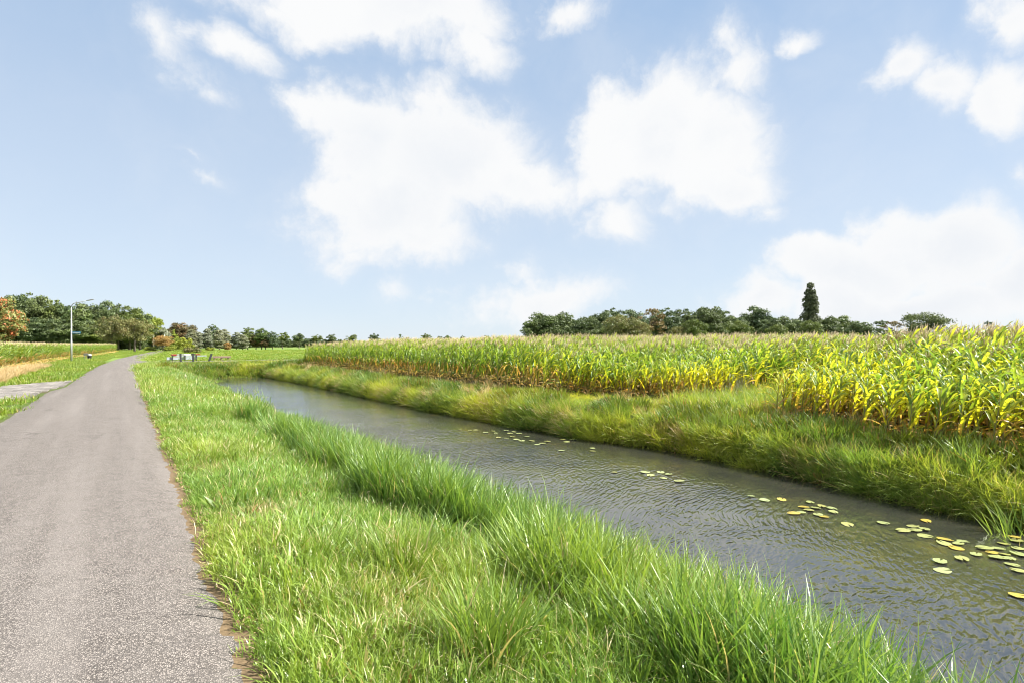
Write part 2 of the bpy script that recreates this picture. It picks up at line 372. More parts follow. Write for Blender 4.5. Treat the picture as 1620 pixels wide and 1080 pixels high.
def water_mat():
    m, N = new_mat('ditch_water'); pos = N.n('ShaderNodeNewGeometry').outputs['Position']
    sp = N.n('ShaderNodeSeparateXYZ', ins={0: pos})
    # wind ripples: crests run along a bent diagonal
    wob = N.noise(pos, .30, 2, .5).outputs['Color']
    pw = N.vmath('MULTIPLY_ADD', N.vmath('SUBTRACT', wob, (.5, .5, .5)), (1.5, 1.5, 0), pos)
    rot = N.n('ShaderNodeVectorRotate', rotation_type='Z_AXIS', ins={'Vector': pw, 'Angle': R(-22)}).outputs[0]
    r1 = N.noise(N.vmath('MULTIPLY', rot, (5.5, 17.0, 1)), 1.0, 1, .4, .3).outputs[0]
    r2 = N.noise(N.vmath('MULTIPLY', rot, (11, 30, 1)), 1.0, 2, .5, .2).outputs[0]
    r3 = N.noise(pos, 2.2, 1, .5).outputs[0]
    h = N.math('ADD', N.math('ADD', N.math('MULTIPLY', r1, 1.0), N.math('MULTIPLY', r2, .20)), N.math('MULTIPLY', r3, .35))
    # sheltered by the far bank the surface lies flatter
    calm = N.ramp(sp.outputs[0], 7.2, 9.8, 1.0, .4)
    bed = N.noise(pos, 1.1, 5, .65).outputs[0]
    c = N.mix(N.ramp(bed, .35, .7), (.026, .027, .024), (.042, .042, .030))
    c = N.mix(N.math('MULTIPLY', N.ramp(bed, .55, .75), N.ramp(sp.outputs[0], 6.5, 8.5)), c, (.065, .052, .02))
    calm = N.math('MULTIPLY', calm, N.ramp(sp.outputs[1], 7, 30, 1.0, .28))
    calm = N.math('MULTIPLY', calm, N.ramp(N.noise(pos, .42, 3, .5).outputs[0], .36, .62, .45, 1.15))
    nm = N.n('ShaderNodeBump', ins={'Strength': calm, 'Distance': .023, 'Height': h}).outputs[0]
    sh = principled(N, Base_Color=c, Roughness=.10, IOR=2.2, Normal=nm)
    sh.inputs['Specular IOR Level'].default_value = .5
    out(m, N, sh.outputs[0]); return m
M['water'] = water_mat()

def pad_mat(name, ca, cb):
    m, N = new_mat(name); p = N.n('ShaderNodeTexCoord').outputs['Object']
    rnd = N.n('ShaderNodeObjectInfo').outputs['Random']
    nz = N.noise(p, 14, 4, .6).outputs[0]
    c = N.mix(N.ramp(nz, .3, .7), ca, cb); c = N.mix(N.math('MULTIPLY', rnd, .4), c, (.42, .30, .03))
    sh = principled(N, Base_Color=c, Roughness=.22, Normal=bump(N, N.noise(p, 24, 3).outputs[0], .25, .012))
    sh.inputs['Specular IOR Level'].default_value = .9
    sh.inputs['Coat Weight'].default_value = .6; sh.inputs['Coat Roughness'].default_value = .22
    out(m, N, sh.outputs[0]); return m
M['pad_green'] = pad_mat('lily_pad_green', (.27, .34, .12), (.42, .46, .22))
M['pad_yellow'] = pad_mat('lily_pad_yellow', (.50, .42, .08), (.56, .42, .10))

def paver_mat():
    m, N = new_mat('pavers'); br = attr(N, 'br'); pos = N.n('ShaderNodeNewGeometry').outputs['Position']
    c = N.mix(br, (.12, .11, .10), (.29, .262, .238)); c = N.mix(N.ramp(N.noise(pos, 2.2, 5, .6).outputs[0], .45, .7, 0, .5), c, (.22, .21, .17))
    out(m, N, principled(N, Base_Color=c, Roughness=.9).outputs[0]); return m
M['paver'] = paver_mat()

# ------------------------------------------------------------------ terrain
WZ = -0.85
_fy = np.array([-60, -10, 2.7, 6, 9, 12, 18.7, 30, 40, 46, 60]); _fx = np.array([10.3, 10.3, 10.4, 10.7, 10.9, 10.35, 9.9, 9.8, 9.8, 9.4, 9.0])
def x_far(y): return np.interp(y, _fy, _fx) + .22 * (vnoise(y, y * 0 + 3, .8) - .5)
def x_near(y): return 4.1 + .25 * (vnoise(y, y * 0 + 9, .35) - .5)
Y_END = 48.2
def zg(x, y):
    x = np.asarray(x, float); y = np.asarray(y, float)
    xn, xf = x_near(y), x_far(y)
    base = np.where(x < -2.4, -.02 - .06 * sst(-2.4, -4.5, x), 0.0) - .03
    vergedrop = -.10 * sst(.8, 2.4, x)
    t = (x - 2.3) / (xn - 2.3)
    left = np.interp(t, [0, .45, 1.0, 1.6, 2.4], [-.12, -.30, -.85, -1.3, -1.6])
    s = x - xf
    right = np.interp(s, [-1.6, -.5, 0, .28, .8, 1.7], [-1.6, -1.2, -.85, -.42, -.18, -.03])
    ditch = np.where(x < 2.3, base + vergedrop, np.maximum(left, right))
    ditch = np.where(x > xf, right, ditch)
    cap = sst(Y_END - .6, Y_END + 2.2, y + .5 * (vnoise(x, y, .7) - .5))
    flat = base + vergedrop * (1 - sst(56, 62, y)) - .22 * sst(2.6, 4.2, x) * sst(12.6, 10.5, x) * (1 - sst(57, 63, y))
    z = np.where(x > .5, ditch * (1 - cap) + flat * cap, base)
    rise = np.clip((x - 15) * .006, 0, .15) * (1 - sst(46, 70, y) * .7) * (x > 12)
    return z + rise + .05 * (fbm(x, y, .5) - .5) * (np.abs(x + .9) > 2.0)

def spaced(lo, hi, core_lo, core_hi, step, grow=1.22):
    a = list(np.arange(core_lo, core_hi + 1e-6, step)); s = step
    while a[-1] < hi: s *= grow; a.append(a[-1] + s)
    s = step; b = [core_lo]
    while b[-1] > lo: s *= grow; b.append(b[-1] - s)
    return np.array(b[:0:-1] + a)
gx = spaced(-2500, 3000, -8, 16, .2); gy = spaced(-60, 5000, -4, 72, .4)
GX, GY = np.meshgrid(gx, gy); nxg, nyg = len(gx), len(gy)
GV = np.stack([GX.ravel(), GY.ravel(), zg(GX, GY).ravel()], 1)
ii, jj = np.meshgrid(np.arange(nxg - 1), np.arange(nyg - 1)); b0 = (jj * nxg + ii).ravel()
GF = np.stack([b0, b0 + 1, b0 + 1 + nxg, b0 + nxg], 1)
ground = ob('ground', mesh_np('ground', GV, GF, [M['ground']], smooth=True)); ground['kind'] = 'structure'
ground['label'] = 'flat soil and turf with the ditch cut into it'

# water
wy = np.linspace(-45, Y_END + 1.8, 120); wx = np.linspace(3.2, 11.8, 24)
WX, WY = np.meshgrid(wx, wy); i2, j2 = np.meshgrid(np.arange(23), np.arange(119)); b0 = (j2 * 24 + i2).ravel()
water = ob('water', mesh_np('water', np.stack([WX.ravel(), WY.ravel(), np.full(WX.size, WZ)], 1), np.stack([b0, b0 + 1, b0 + 25, b0 + 24], 1), [M['water']], smooth=True))
water['kind'] = 'structure'; water['label'] = 'rippled dark ditch water reflecting the cloudy sky'

# roads: main lane and the side road over the ditch's closed end
RC = [(-.9, -40), (-.9, 0), (-.88, 25), (-.85, 42), (-.55, 60), (.3, 80), (2.1, 108), (6.8, 164), (14, 230), (26, 330)]
ry = np.concatenate([np.arange(-40, -1, .5), np.arange(-1, 16, .045), np.arange(16, 60, .18), np.arange(60, 330, 1.5)])
rcx = np.interp(ry, [p[1] for p in RC], [p[0] for p in RC])
k = np.ones(9) / 9; 
def road_edges(y):
    cx = np.interp(y, [p[1] for p in RC], [p[0] for p in RC])
    flare = .32 * sst(30, 26.5, y) * 1.0
    flr = 3.2 * np.clip(1 - np.abs(y - 66.5) / 7.5, 0, 1) ** 2.2
    jag = lambda o, a: (a * .55 * (fbm(y, y * 0 + o, .9) - .5) + a * .30 * (vnoise(y, y * 0 + o, 5.3) - .5) + a * .42 * (vnoise(y, y * 0 + o + 3, 17) - .5)) * sst(90, 40, y)
    return cx - 1.15 - flare + jag(5, .16), cx + 1.50 + jag(11, .17) + .06 * sst(40, 10, y) * 0 + flr
le, re_ = road_edges(ry)
NS = 11; u = np.linspace(0, 1, NS)
RX = le[:, None] * (1 - u) + re_[:, None] * u; RY = np.repeat(ry[:, None], NS, 1)
RZ = .012 + .035 * (1 - (2 * u - 1) ** 2)[None, :] + 0 * RX
RZ[:, 0] = RZ[:, -1] = -.06
i2, j2 = np.meshgrid(np.arange(NS - 1), np.arange(len(ry) - 1)); b0 = (j2 * NS + i2).ravel()
road = ob('road', mesh_np('road', np.stack([RX.ravel(), RY.ravel(), RZ.ravel()], 1), np.stack([b0, b0 + 1, b0 + NS + 1, b0 + NS], 1), [M['asphalt']], smooth=True))
road['kind'] = 'structure'; road['label'] = 'narrow worn grey asphalt lane'
sx = np.linspace(1.2, 60, 60); yc = 66.3 + .02 * sx
v = np.concatenate([np.stack([sx, yc - 2.0, np.full(60, -.012)], 1), np.stack([sx, yc + 2.0, np.full(60, -.012)], 1)])
side = ob('side_road', mesh_np('side_road', v + np.array([0, 0, .02]), np.array([[i, i + 1, 61 + i, 60 + i] for i in range(59)]), [M['asphalt']])); side['kind'] = 'structure'
side['label'] = 'short grey side road turning off over the end of the ditch'

# ------------------------------------------------------------------ geometry-node scatter (only for uncountable growth)
def proto_collection(name, objs):
    c = bpy.data.collections.new(name)
    for o in objs: c.objects.link(o)
    return c
def scatter(name, coll, P, rz, scl, idx, label, tilt=None, kind='stuff', parent=None):
    n = len(P)
    rot = np.zeros((n, 3), np.float32); rot[:, 2] = rz
    if tilt is not None:                       # lean towards a world direction
        c, s = np.cos(-rz), np.sin(-rz); tx, ty = tilt[:, 0], tilt[:, 1]
        lx, ly = c * tx - s * ty, s * tx + c * ty; rot[:, 0] = -ly; rot[:, 1] = lx
    me = bpy.data.meshes.new(name); me.vertices.add(n); me.vertices.foreach_set('co', np.asarray(P, np.float32).ravel())
    me.attributes.new('rot', 'FLOAT_VECTOR', 'POINT').data.foreach_set('vector', rot.ravel())
    s3 = np.asarray(scl, np.float32); s3 = np.repeat(s3[:, None], 3, 1) if s3.ndim == 1 else s3
    me.attributes.new('scl', 'FLOAT_VECTOR', 'POINT').data.foreach_set('vector', s3.ravel())
    me.attributes.new('idx', 'INT', 'POINT').data.foreach_set('value', np.asarray(idx, np.int32))
    o = ob(name, me, parent)
    g = bpy.data.node_groups.new(name + '_scatter', 'GeometryNodeTree')
    g.interface.new_socket('Geometry', in_out='INPUT', socket_type='NodeSocketGeometry'); g.interface.new_socket('Geometry', in_out='OUTPUT', socket_type='NodeSocketGeometry')
    gi = g.nodes.new('NodeGroupInput'); go = g.nodes.new('NodeGroupOutput'); iop = g.nodes.new('GeometryNodeInstanceOnPoints')
    ci = g.nodes.new('GeometryNodeCollectionInfo'); ci.inputs['Collection'].default_value = coll
    ci.inputs['Separate Children'].default_value = True; ci.inputs['Reset Children'].default_value = True
    def na(nm, t):
        x = g.nodes.new('GeometryNodeInputNamedAttribute'); x.data_type = t; x.inputs['Name'].default_value = nm
        return [q for q in x.outputs if q.enabled and q.name == 'Attribute'][0]
    L = g.links.new
    L(gi.outputs[0], iop.inputs['Points']); L(ci.outputs[0], iop.inputs['Instance']); iop.inputs['Pick Instance'].default_value = True
    L(na('idx', 'INT'), iop.inputs['Instance Index']); L(na('rot', 'FLOAT_VECTOR'), iop.inputs['Rotation']); L(na('scl', 'FLOAT_VECTOR'), iop.inputs['Scale'])
    L(iop.outputs[0], go.inputs[0])
    md = o.modifiers.new('scatter', 'NODES'); md.node_group = g
    o['kind'] = kind; o['label'] = label
    return o

def blades(seed, n, rad, h, hv, w, lean, curl, segs=4, lie=0.0, asp=(1, 1)):
    """n tapering bent blades rooted within rad; returns verts, faces, attributes"""
    r = np.random.default_rng(seed)
    a = r.random(n) * 2 * np.pi; rr = rad * np.sqrt(r.random(n)); root = np.stack([rr * np.cos(a) * asp[0], rr * np.sin(a) * asp[1], np.full(n, -.02)], 1)
    H = h * (1 + hv * (r.random(n) * 2 - 1)); Wd = w * (.6 + .8 * r.random(n))
    out_a = np.where(r.random(n) < .6, a, r.random(n) * 2 * np.pi) + r.normal(0, .5, n)
    ln = lean * np.abs(r.normal(0, 1, n)) + lie * r.random(n); cu = curl * (.3 + r.random(n))
    d = np.stack([np.cos(out_a), np.sin(out_a)], 1); fa = out_a + np.pi / 2 + r.normal(0, .7, n)
    sd_ = np.stack([np.cos(fa), np.sin(fa), np.zeros(n)], 1)
    V = []; bt = []
    p = root.copy(); ang = ln.copy()
    for s in range(segs + 1):
        t = s / segs
        wd = Wd * (1 - t) ** .7 * (.75 + .9 * t * (1 - t) * 2)
        if s < segs: V += [p - sd_ * wd[:, None] / 2, p + sd_ * wd[:, None] / 2]; bt += [np.full(n, t)] * 2
        else: V += [p.copy()]; bt += [np.full(n, 1.0)]
        step = H / segs
        p = p + np.stack([d[:, 0] * np.sin(ang) * step, d[:, 1] * np.sin(ang) * step, np.cos(ang) * step], 1)
        ang = ang + cu / segs * (.6 + 1.1 * t)
    k = 2 * segs + 1
    V = np.stack(V, 1).reshape(-1, 3); BT = np.stack(bt, 1).ravel(); BR = np.repeat(r.random(n), k)
    F = []
    base = np.arange(n) * k
    tri = []
    for s in range(segs - 1):
        tri += [np.stack([base + 2 * s, base + 2 * s + 1, base + 2 * s + 3], 1), np.stack([base + 2 * s, base + 2 * s + 3, base + 2 * s + 2], 1)]
    tri.append(np.stack([base + 2 * (segs - 1), base + 2 * (segs - 1) + 1, base + k - 1], 1))
    return V, np.concatenate(tri), {'bt': BT, 'br': BR}
def blade_protos(prefix, mat, n_var, *args, **kw):
    os_ = []
    for i in range(n_var):
        V, F, A = blades(hash(prefix) % 1 + 100 * len(prefix) + i * 7 + sum(map(ord, prefix)), *args, **kw)
        os_.append(ob('%s_%02d' % (prefix, i), mesh_np(prefix, V, F, [mat], A), link=False))
    return proto_collection(prefix, os_)
def rand_in(n, x0, x1, y0, y1): return rng.uniform(x0, x1, n), rng.uniform(y0, y1, n)
def in_view(x, y, m=90, zmax=2.0):
    d = x * ST + y * CT; l = x * CT - y * ST
    return (d > .3) & (np.abs(l) < (810 + m) / FPX * d + 1.2) | (np.hypot(x, y) < 4)
def lean_field(n, wx_, wy_, amt, jit): return np.stack([wx_ * amt + rng.normal(0, jit, n), wy_ * amt + rng.normal(0, jit, n)], 1)
P3 = lambda x, y, dz=0.0: np.stack([x, y, zg(x, y) + dz], 1)

c_short = blade_protos('short_tuft', M['grass'], 6, 230, .26, .095, .7, .0068, .55, 1.5, segs=3)
c_mid = blade_protos('mid_tuft', M['grass'], 6, 120, .14, .27, .45, .0088, .42, 1.4, segs=5)
c_far = blade_protos('far_tuft', M['grass'], 5, 380, .5, .11, .6, .0085, .5, 1.2, segs=3)
c_reed = blade_protos('reed_tuft', M['reed'], 6, 130, .3, .68, .45, .019, .22, .95, segs=6, asp=(.42, 1.5))
c_reedf = blade_protos('reed_far_tuft', M['reed'], 5, 130, .45, .60, .45, .026, .22, .6, segs=3, asp=(.35, 1.6))
c_bank = blade_protos('bank_tuft', M['bank'], 6, 125, .34, .50, .65, .0155, .50, 1.6, segs=5, asp=(.42, 1.5))
c_straw = blade_protos('straw_tuft', M['straw'], 5, 60, .22, .52, .4, .016, .35, .8, segs=4)
c_lawn = blade_protos('lawn_tuft', M['lawn'], 5, 200, .6, .12, .55, .021, .5, .8, segs=3)
c_weed = blade_protos('weed_tuft', M['weed'], 6, 80, .24, .40, .6, .035, .55, 1.2, segs=3)

# verge between road and ditch
def verge(n, y0, y1, coll, nv, s0, s1, label, name, xmax=2.9, far=False, thin=None):
    x, y = rand_in(n, .45, xmax, y0, y1)
    _, e = road_edges(y)
    k = (x > e + {'verge_grass': .235, 'far_verge_grass': .52, 'verge_tussock_grass': .45}.get(name, .02) + .10 * rng.random(n) * fbm(x, y, 1.5, 2)) & in_view(x, y)
    if thin is not None: k &= thin(x, y) > rng.random(n)
    x, y = x[k], y[k]; n = len(x)
    edge = sst(.0, .45, x - road_edges(y)[1]) * np.interp(y, [40, 58], [1, .55])
    s = rng.uniform(s0, s1, n) * (.55 + .45 * edge) * np.clip(.25 + 1.5 * fbm(x, y, 1.3, 4), .45, 1.6)
    scatter(name, coll, P3(x, y), rng.random(n) * 6.28, np.stack([s * rng.uniform(.9, 1.3, n), s * rng.uniform(.9, 1.3, n), s], 1), rng.integers(0, nv, n), label, lean_field(n, .35, -.1, .35, .16))
verge(2300, -1.0, 16, c_short, 6, .75, 1.3, 'short bright green grass on the verge beside the road', 'verge_grass', thin=lambda x, y: 1.25 - .95 * sst(.55, .75, fbm(x, y, 2.3, 8)))
verge(1300, -1.0, 16, c_mid, 6, .38, .85, 'longer grass tussocks on the verge nearest the camera', 'verge_tussock_grass', thin=lambda x, y: sst(.40, .62, fbm(x, y, 1.1, 2)) * (.35 + .65 * sst(.8, 1.7, x)))
verge(1700, 15, 64, c_far, 5, .8, 1.5, 'bright green verge grass along the road farther on', 'far_verge_grass', xmax=3.6)

# small tufts creeping over the crumbled road edge, thatch and broad-leaved weeds in the verge
c_edge = blade_protos('edge_tuft', M['grass'], 4, 26, .06, .06, .6, .0065, .7, 1.0, segs=3)
n = 3600; y = rng.uniform(-1, 40, n); x = road_edges(y)[1] + rng.normal(.10, .045, n); k = fbm(x, y, 1.7, 3) > .30; x, y = x[k], y[k]; n = len(x)
y2 = rng.uniform(8, 60, 1500); x2 = road_edges(y2)[0] - np.abs(rng.normal(.16, .12, 1500)); DR_ = [at(0, 611), at(97, 602), at(53, 629), at(0, 630)]
k = (y2 < 23.4) | (y2 > 34.3); x = np.concatenate([x, x2[k]]); y = np.concatenate([y, y2[k]]); n = len(x)
scatter('edge_grass', c_edge, P3(x, y, .02), rng.random(n) * 6.28, rng.uniform(.6, 1.6, n), rng.integers(0, 4, n), 'small grass tufts creeping over the crumbled road edge')
c_thatch = blade_protos('thatch', M['straw'], 4, 60, .16, .13, .5, .006, .9, 1.0, segs=3)
x, y = rand_in(2600, .7, 2.7, -1, 26); k = in_view(x, y) & (x > road_edges(y)[1] + .1) & (fbm(x, y, 1.6, 8) > .60); x, y = x[k], y[k]; n = len(x)
scatter('dry_thatch', c_thatch, P3(x, y), rng.random(n) * 6.28, rng.uniform(.6, 1.2, n), rng.integers(0, 4, n), 'dry straw-coloured thatch patches in the verge grass')
c_broad = blade_protos('broad_leaf', M['weed'], 4, 16, .05, .13, .4, .034, .8, .9, segs=4)
x, y = rand_in(420, .8, 2.6, -1, 20); k = in_view(x, y) & (x > road_edges(y)[1] + .15); x, y = x[k], y[k]; n = len(x)
scatter('verge_weeds', c_broad, P3(x, y), rng.random(n) * 6.28, rng.uniform(.6, 1.4, n), rng.integers(0, 4, n), 'low broad-leaved weeds scattered in the verge grass')
# broad-bladed reed grass on the near bank
def near_bank(n, y0, y1, coll, nv, s0, s1, name, label):
    x, y = rand_in(n, 2.2, 4.5, y0, y1)
    tall = sst(19, 15.5, y)
    foot = 2.45 + .4 * (fbm(y, y * 0, .7) - .5)
    k = (x > foot) & (x < x_near(y) + .12) & in_view(x, y) & (rng.random(n) < .25 + 1.5 * sst(.28, .6, fbm(x, y, 1.4, 6))); x, y, tall, foot = x[k], y[k], tall[k], foot[k]; n = len(x)
    s = rng.uniform(s0, s1, n) * np.clip(.30 + 1.4 * fbm(x, y, 1.0, 3), .5, 1.35) * (.40 + .60 * tall) * np.interp(y, [1, 7], [.86, 1]) * np.interp(x - foot, [0, .35], [.7, 1])
    cap_ = (np.interp(y, [6, 11, 16], [1.64, 1.56, 1.5]) - x / 2.1 - zg(x, y)) / .62 * rng.uniform(.82, 1.12, n); s = np.minimum(s, np.maximum(cap_, .3))
    s = np.stack([np.maximum(s, .7), rng.uniform(.8, 1.1, n), s], 1)
    scatter(name, coll, P3(x, y, -.04), rng.integers(0, 2, n) * np.pi + rng.normal(0, .15, n), s, rng.integers(0, nv, n), label, lean_field(n, .2, -.1, .5, .13))
near_bank(850, .2, 12, c_reed, 6, .78, 1.12, 'bank_reed_grass', 'tall broad-bladed reed grass on the near bank of the ditch')
near_bank(900, 11.5, 48, c_reedf, 5, .75, 1.1, 'far_reed_grass', 'reed grass along the near bank towards the ditch end')

# far bank: yellowing rough grass hanging over the water
x, y = rand_in(5200, 9.3, 15.0, -3, 62)
s_ = x - x_far(y)
lim = np.interp(y, [0, 7, 8, 11, 13, 18, 24, 50, 52, 62], [1.3, 1.7, 4.2, 4.2, 3.3, 3.0, 2.4, 2.4, 5.5, 5.5])
k = (s_ > .04) & (s_ < lim) & in_view(x, y); x, y, s_ = x[k], y[k], s_[k]; n = len(x)
sl = rng.uniform(.5, .9, n) * np.clip(.15 + 1.6 * fbm(x, y, 1.2, 5), .35, 1.5) * np.interp(s_, [0, .35, .8, 1.2, 2.5], [.9, 1.0, .65, .36, .34])
scatter('bank_grass', c_bank, P3(x, y, -.03), rng.integers(0, 2, n) * np.pi + rng.normal(0, .25, n), np.stack([sl, rng.uniform(.6, 1.0, n), sl], 1), rng.integers(0, 6, n), 'rough yellow-green grass overhanging the water on the far bank', lean_field(n, -.8, .1, .30, .30) * np.interp(s_, [0, .5, 1.4], [1.4, 1, .5])[:, None])
y = rng.uniform(-3, 50, 1500); x = x_far(y) + rng.uniform(-.02, .32, 1500); k = in_view(x, y); x, y = x[k], y[k]; n = len(x); sl = rng.uniform(.4, .95, n)
scatter('waterside_grass', c_bank, P3(x, y, -.02), rng.integers(0, 2, n) * np.pi + rng.normal(0, .3, n), np.stack([sl * .8, rng.uniform(.5, .9, n), sl], 1), rng.integers(0, 6, n), 'grass hanging down to the waterline of the far bank', lean_field(n, -1.0, .0, .75, .25))
x, y = rand_in(5200, 9.3, 12.5, -3, 50)
s_ = x - x_far(y); k = (s_ > .0) & (s_ < 1.5) & in_view(x, y) & (fbm(x, y, .7, 7) > .42); x, y = x[k], y[k]; n = len(x)
scatter('bank_weeds', c_weed, P3(x, y), rng.random(n) * 6.28, rng.uniform(.35, .95, n), rng.integers(0, 6, n), 'leafy dark weeds among the far bank grass', lean_field(n, -.7, 0, .3, .2))
y = rng.uniform(-3, 46, 240); x = x_far(y) + rng.uniform(.0, .7, 240); k = in_view(x, y) & (fbm(x, y, .8, 12) > .5); x, y = x[k], y[k]; n = len(x); sl = rng.uniform(.4, .8, n)
scatter('far_bank_reeds', c_reed, P3(x, y, -.03), rng.random(n) * 6.28, np.stack([sl * 1.2, sl * .5, sl], 1), rng.integers(0, 6, n), 'upright reed blades standing out of the far bank grass', lean_field(n, -.8, .0, .25, .2))
y = rng.uniform(-3, 48, 420); x = x_far(y) + rng.uniform(.02, .35, 420); k = in_view(x, y) & (fbm(x, y, .9, 15) > .5); x, y = x[k], y[k]; n = len(x)
scatter('hanging_stems', c_straw, P3(x, y), rng.random(n) * 6.28, rng.uniform(.45, .9, n), rng.integers(0, 5, n), 'dead stems drooping from the far bank to the water', lean_field(n, -1.0, .1, .9, .25))
x, y = rand_in(500, 9.3, 13.8, -3, 50)
s_ = x - x_far(y); k = (s_ > .05) & in_view(x, y) & (fbm(x, y, .5, 9) > .58) & (s_ < 3); x, y = x[k], y[k]; n = len(x)
scatter('bank_straw', c_straw, P3(x, y), rng.random(n) * 6.28, rng.uniform(.4, .8, n), rng.integers(0, 5, n), 'pale dead grass stems on the far bank', lean_field(n, -.8, 0, .5, .2))
x, y = rand_in(520, 12.2, 23.5, 7.5, 10.7); k = in_view(x, y); x, y = x[k], y[k]; n = len(x); sl = rng.uniform(.5, 1.0, n)
scatter('gap_grass', c_bank, P3(x, y), rng.random(n) * 6.28, sl, rng.integers(0, 6, n), 'rough grass growing in the gap between the two maize blocks', lean_field(n, -.3, .0, .2, .25))
# weeds on the bank that closes the ditch
x, y = rand_in(3600, 2.2, 14, Y_END - .3, 63.4); k = (rng.random(len(x)) < np.interp(x, [2.2, 3.5, 12, 14], [.1, 1, 1, .5])) & (y - .1 * x < 62.5); x, y = x[k], y[k]; n = len(x)
scatter('bank_end_weeds', c_weed, P3(x, y), rng.random(n) * 6.28, rng.uniform(.6, 1.5, n) * (.5 + fbm(x, y, .4, 2)) * np.interp(y, [48, 51, 55, 63], [1.0, .8, .45, .25]), rng.integers(0, 6, n), 'bushy weeds on the bank closing the far end of the ditch', lean_field(n, 0, 0, 0, .15))
x, y = rand_in(1100, 3, 14, Y_END, 63.8); n = len(x)
scatter('bank_end_grass', c_bank, P3(x, y), rng.random(n) * 6.28, rng.uniform(.6, 1.2, n) * np.interp(y, [50, 56, 64], [.9, .5, .3]), rng.integers(0, 6, n), 'yellow-green grass on the bank closing the far end of the ditch', lean_field(n, 0, -.3, .3, .15))

# left verge: mown strip, straw strip, driveway gap
DRV = [at(0, 611), at(97, 602), at(53, 629), at(0, 630)]
def in_drive(x, y):
    a = DRV[0]; b = DRV[1]; c = DRV[3]; d = DRV[2]
    up = np.interp(x, [min(a[0], b[0]) - 8, b[0]], [a[1] + (a[1] - b[1]) / (a[0] - b[0]) * (min(a[0], b[0]) - 8 - a[0]), b[1]])
    lo = np.interp(x, [c[0] - 8, d[0]], [c[1], d[1]])
    return (y > lo - .05) & (y < up + .05)
print('DRIVE', DRV)
x, y = rand_in(3800, -9.5, -1.9, 8, 165)
e, _ = road_edges(y); k = (x < e - .34) & (x > np.interp(y, [8, 24, 25, 60, 92, 105, 150], [-12, -12, -6.9, -6.7, -5.9, -4.2, -1.6])) & ~in_drive(x, y) & in_view(x, y); x, y = x[k], y[k]; n = len(x)
scatter('mown_verge_grass', c_lawn, P3(x, y), rng.random(n) * 6.28, rng.uniform(.8, 1.4, n), rng.integers(0, 5, n), 'mown green grass along the left side of the road', lean_field(n, 0, 0, 0, .1))
x, y = rand_in(3600, -7.6, -4.3, 26, 60)
k = in_view(x, y) & ~in_drive(x, y) & (x < -4.6 - .5 * fbm(x, y, .4)) & (fbm(x, y, .5, 3) > .3) & (rng.random(len(x)) < np.interp(y, [26, 30, 48, 60], [.3, 1, 1, .2])); x, y = x[k], y[k]; n = len(x)
scatter('straw_grass', c_straw, P3(x, y), rng.random(n) * 6.28, rng.uniform(.4, .85, n), rng.integers(0, 5, n), 'dry straw-coloured grass in front of the left maize', lean_field(n, .3, 0, .3, .2))
x, y = rand_in(2200, -6, 9, 88, 200)
e, _ = road_edges(y); k = (x < e - .1) & (x > np.interp(y, [88, 92, 105, 150, 200], [-6.1, -5.9, -4.2, -1.6, -1.6])) & in_view(x, y); x, y = x[k], y[k]; n = len(x)
scatter('bend_grass', c_lawn, P3(x, y), rng.random(n) * 6.28, np.stack([rng.uniform(1.3, 2.4, n)] * 2 + [rng.uniform(.5, .9, n)], 1), rng.integers(0, 5, n), 'green grass on the left of the road towards its bend', lean_field(n, 0, 0, 0, .1))
# meadow beyond the side road
x, y = rand_in(4000, -1, 60, 69, 190); k = in_view(x, y) & (x > road_edges(y)[1] + .2); x, y = x[k], y[k]; n = len(x)
scatter('meadow_grass', c_lawn, P3(x, y), rng.random(n) * 6.28, np.stack([rng.uniform(1.5, 3.0, n)] * 2 + [rng.uniform(.5, .9, n)], 1), rng.integers(0, 5, n), 'short green meadow grass beyond the side road', lean_field(n, 0, 0, 0, .1))

# dead leaves and crumbs along the crumbling road edge
lv = np.array([(-.5, 0, 0), (0, -.28, .08), (.5, 0, .05), (0, .28, .1)]) * .035
m_lit, N_ = new_mat('leaf_litter'); rn = N_.n('ShaderNodeObjectInfo').outputs['Random']
out(m_lit, N_, principled(N_, Base_Color=N_.mix(rn, (.16, .09, .045), (.46, .32, .17)), Roughness=.8).outputs[0])
lits = []
for i in range(4):
    r = np.random.default_rng(i); 
    V = lv * (1, .6 + .5 * r.random(), 1 + r.random()); lits.append(ob('dead_leaf_%d' % i, mesh_np('dead_leaf', V, [(0, 1, 2), (0, 2, 3)], [m_lit]), link=False))
c_lit = proto_collection('dead_leaf', lits)
n = 5200; y = rng.uniform(.5, 34, n); x = road_edges(y)[1] + rng.normal(.07, .055, n) * (.6 + 1.2 * fbm(y, y * 0, 1.1)); keep = fbm(x, y, 1.2, 6) > .36; x, y = x[keep], y[keep]; n = len(x)
scatter('leaf_litter', c_lit, np.stack([x, y, np.maximum(zg(x, y), -.03) + .015 + .02 * rng.random(n)], 1), rng.random(n) * 6.28, rng.uniform(.5, 1.5, n), rng.integers(0, 4, n), 'dead brown leaves and crumbs along the road edge', lean_field(n, 0, 0, 0, .4))

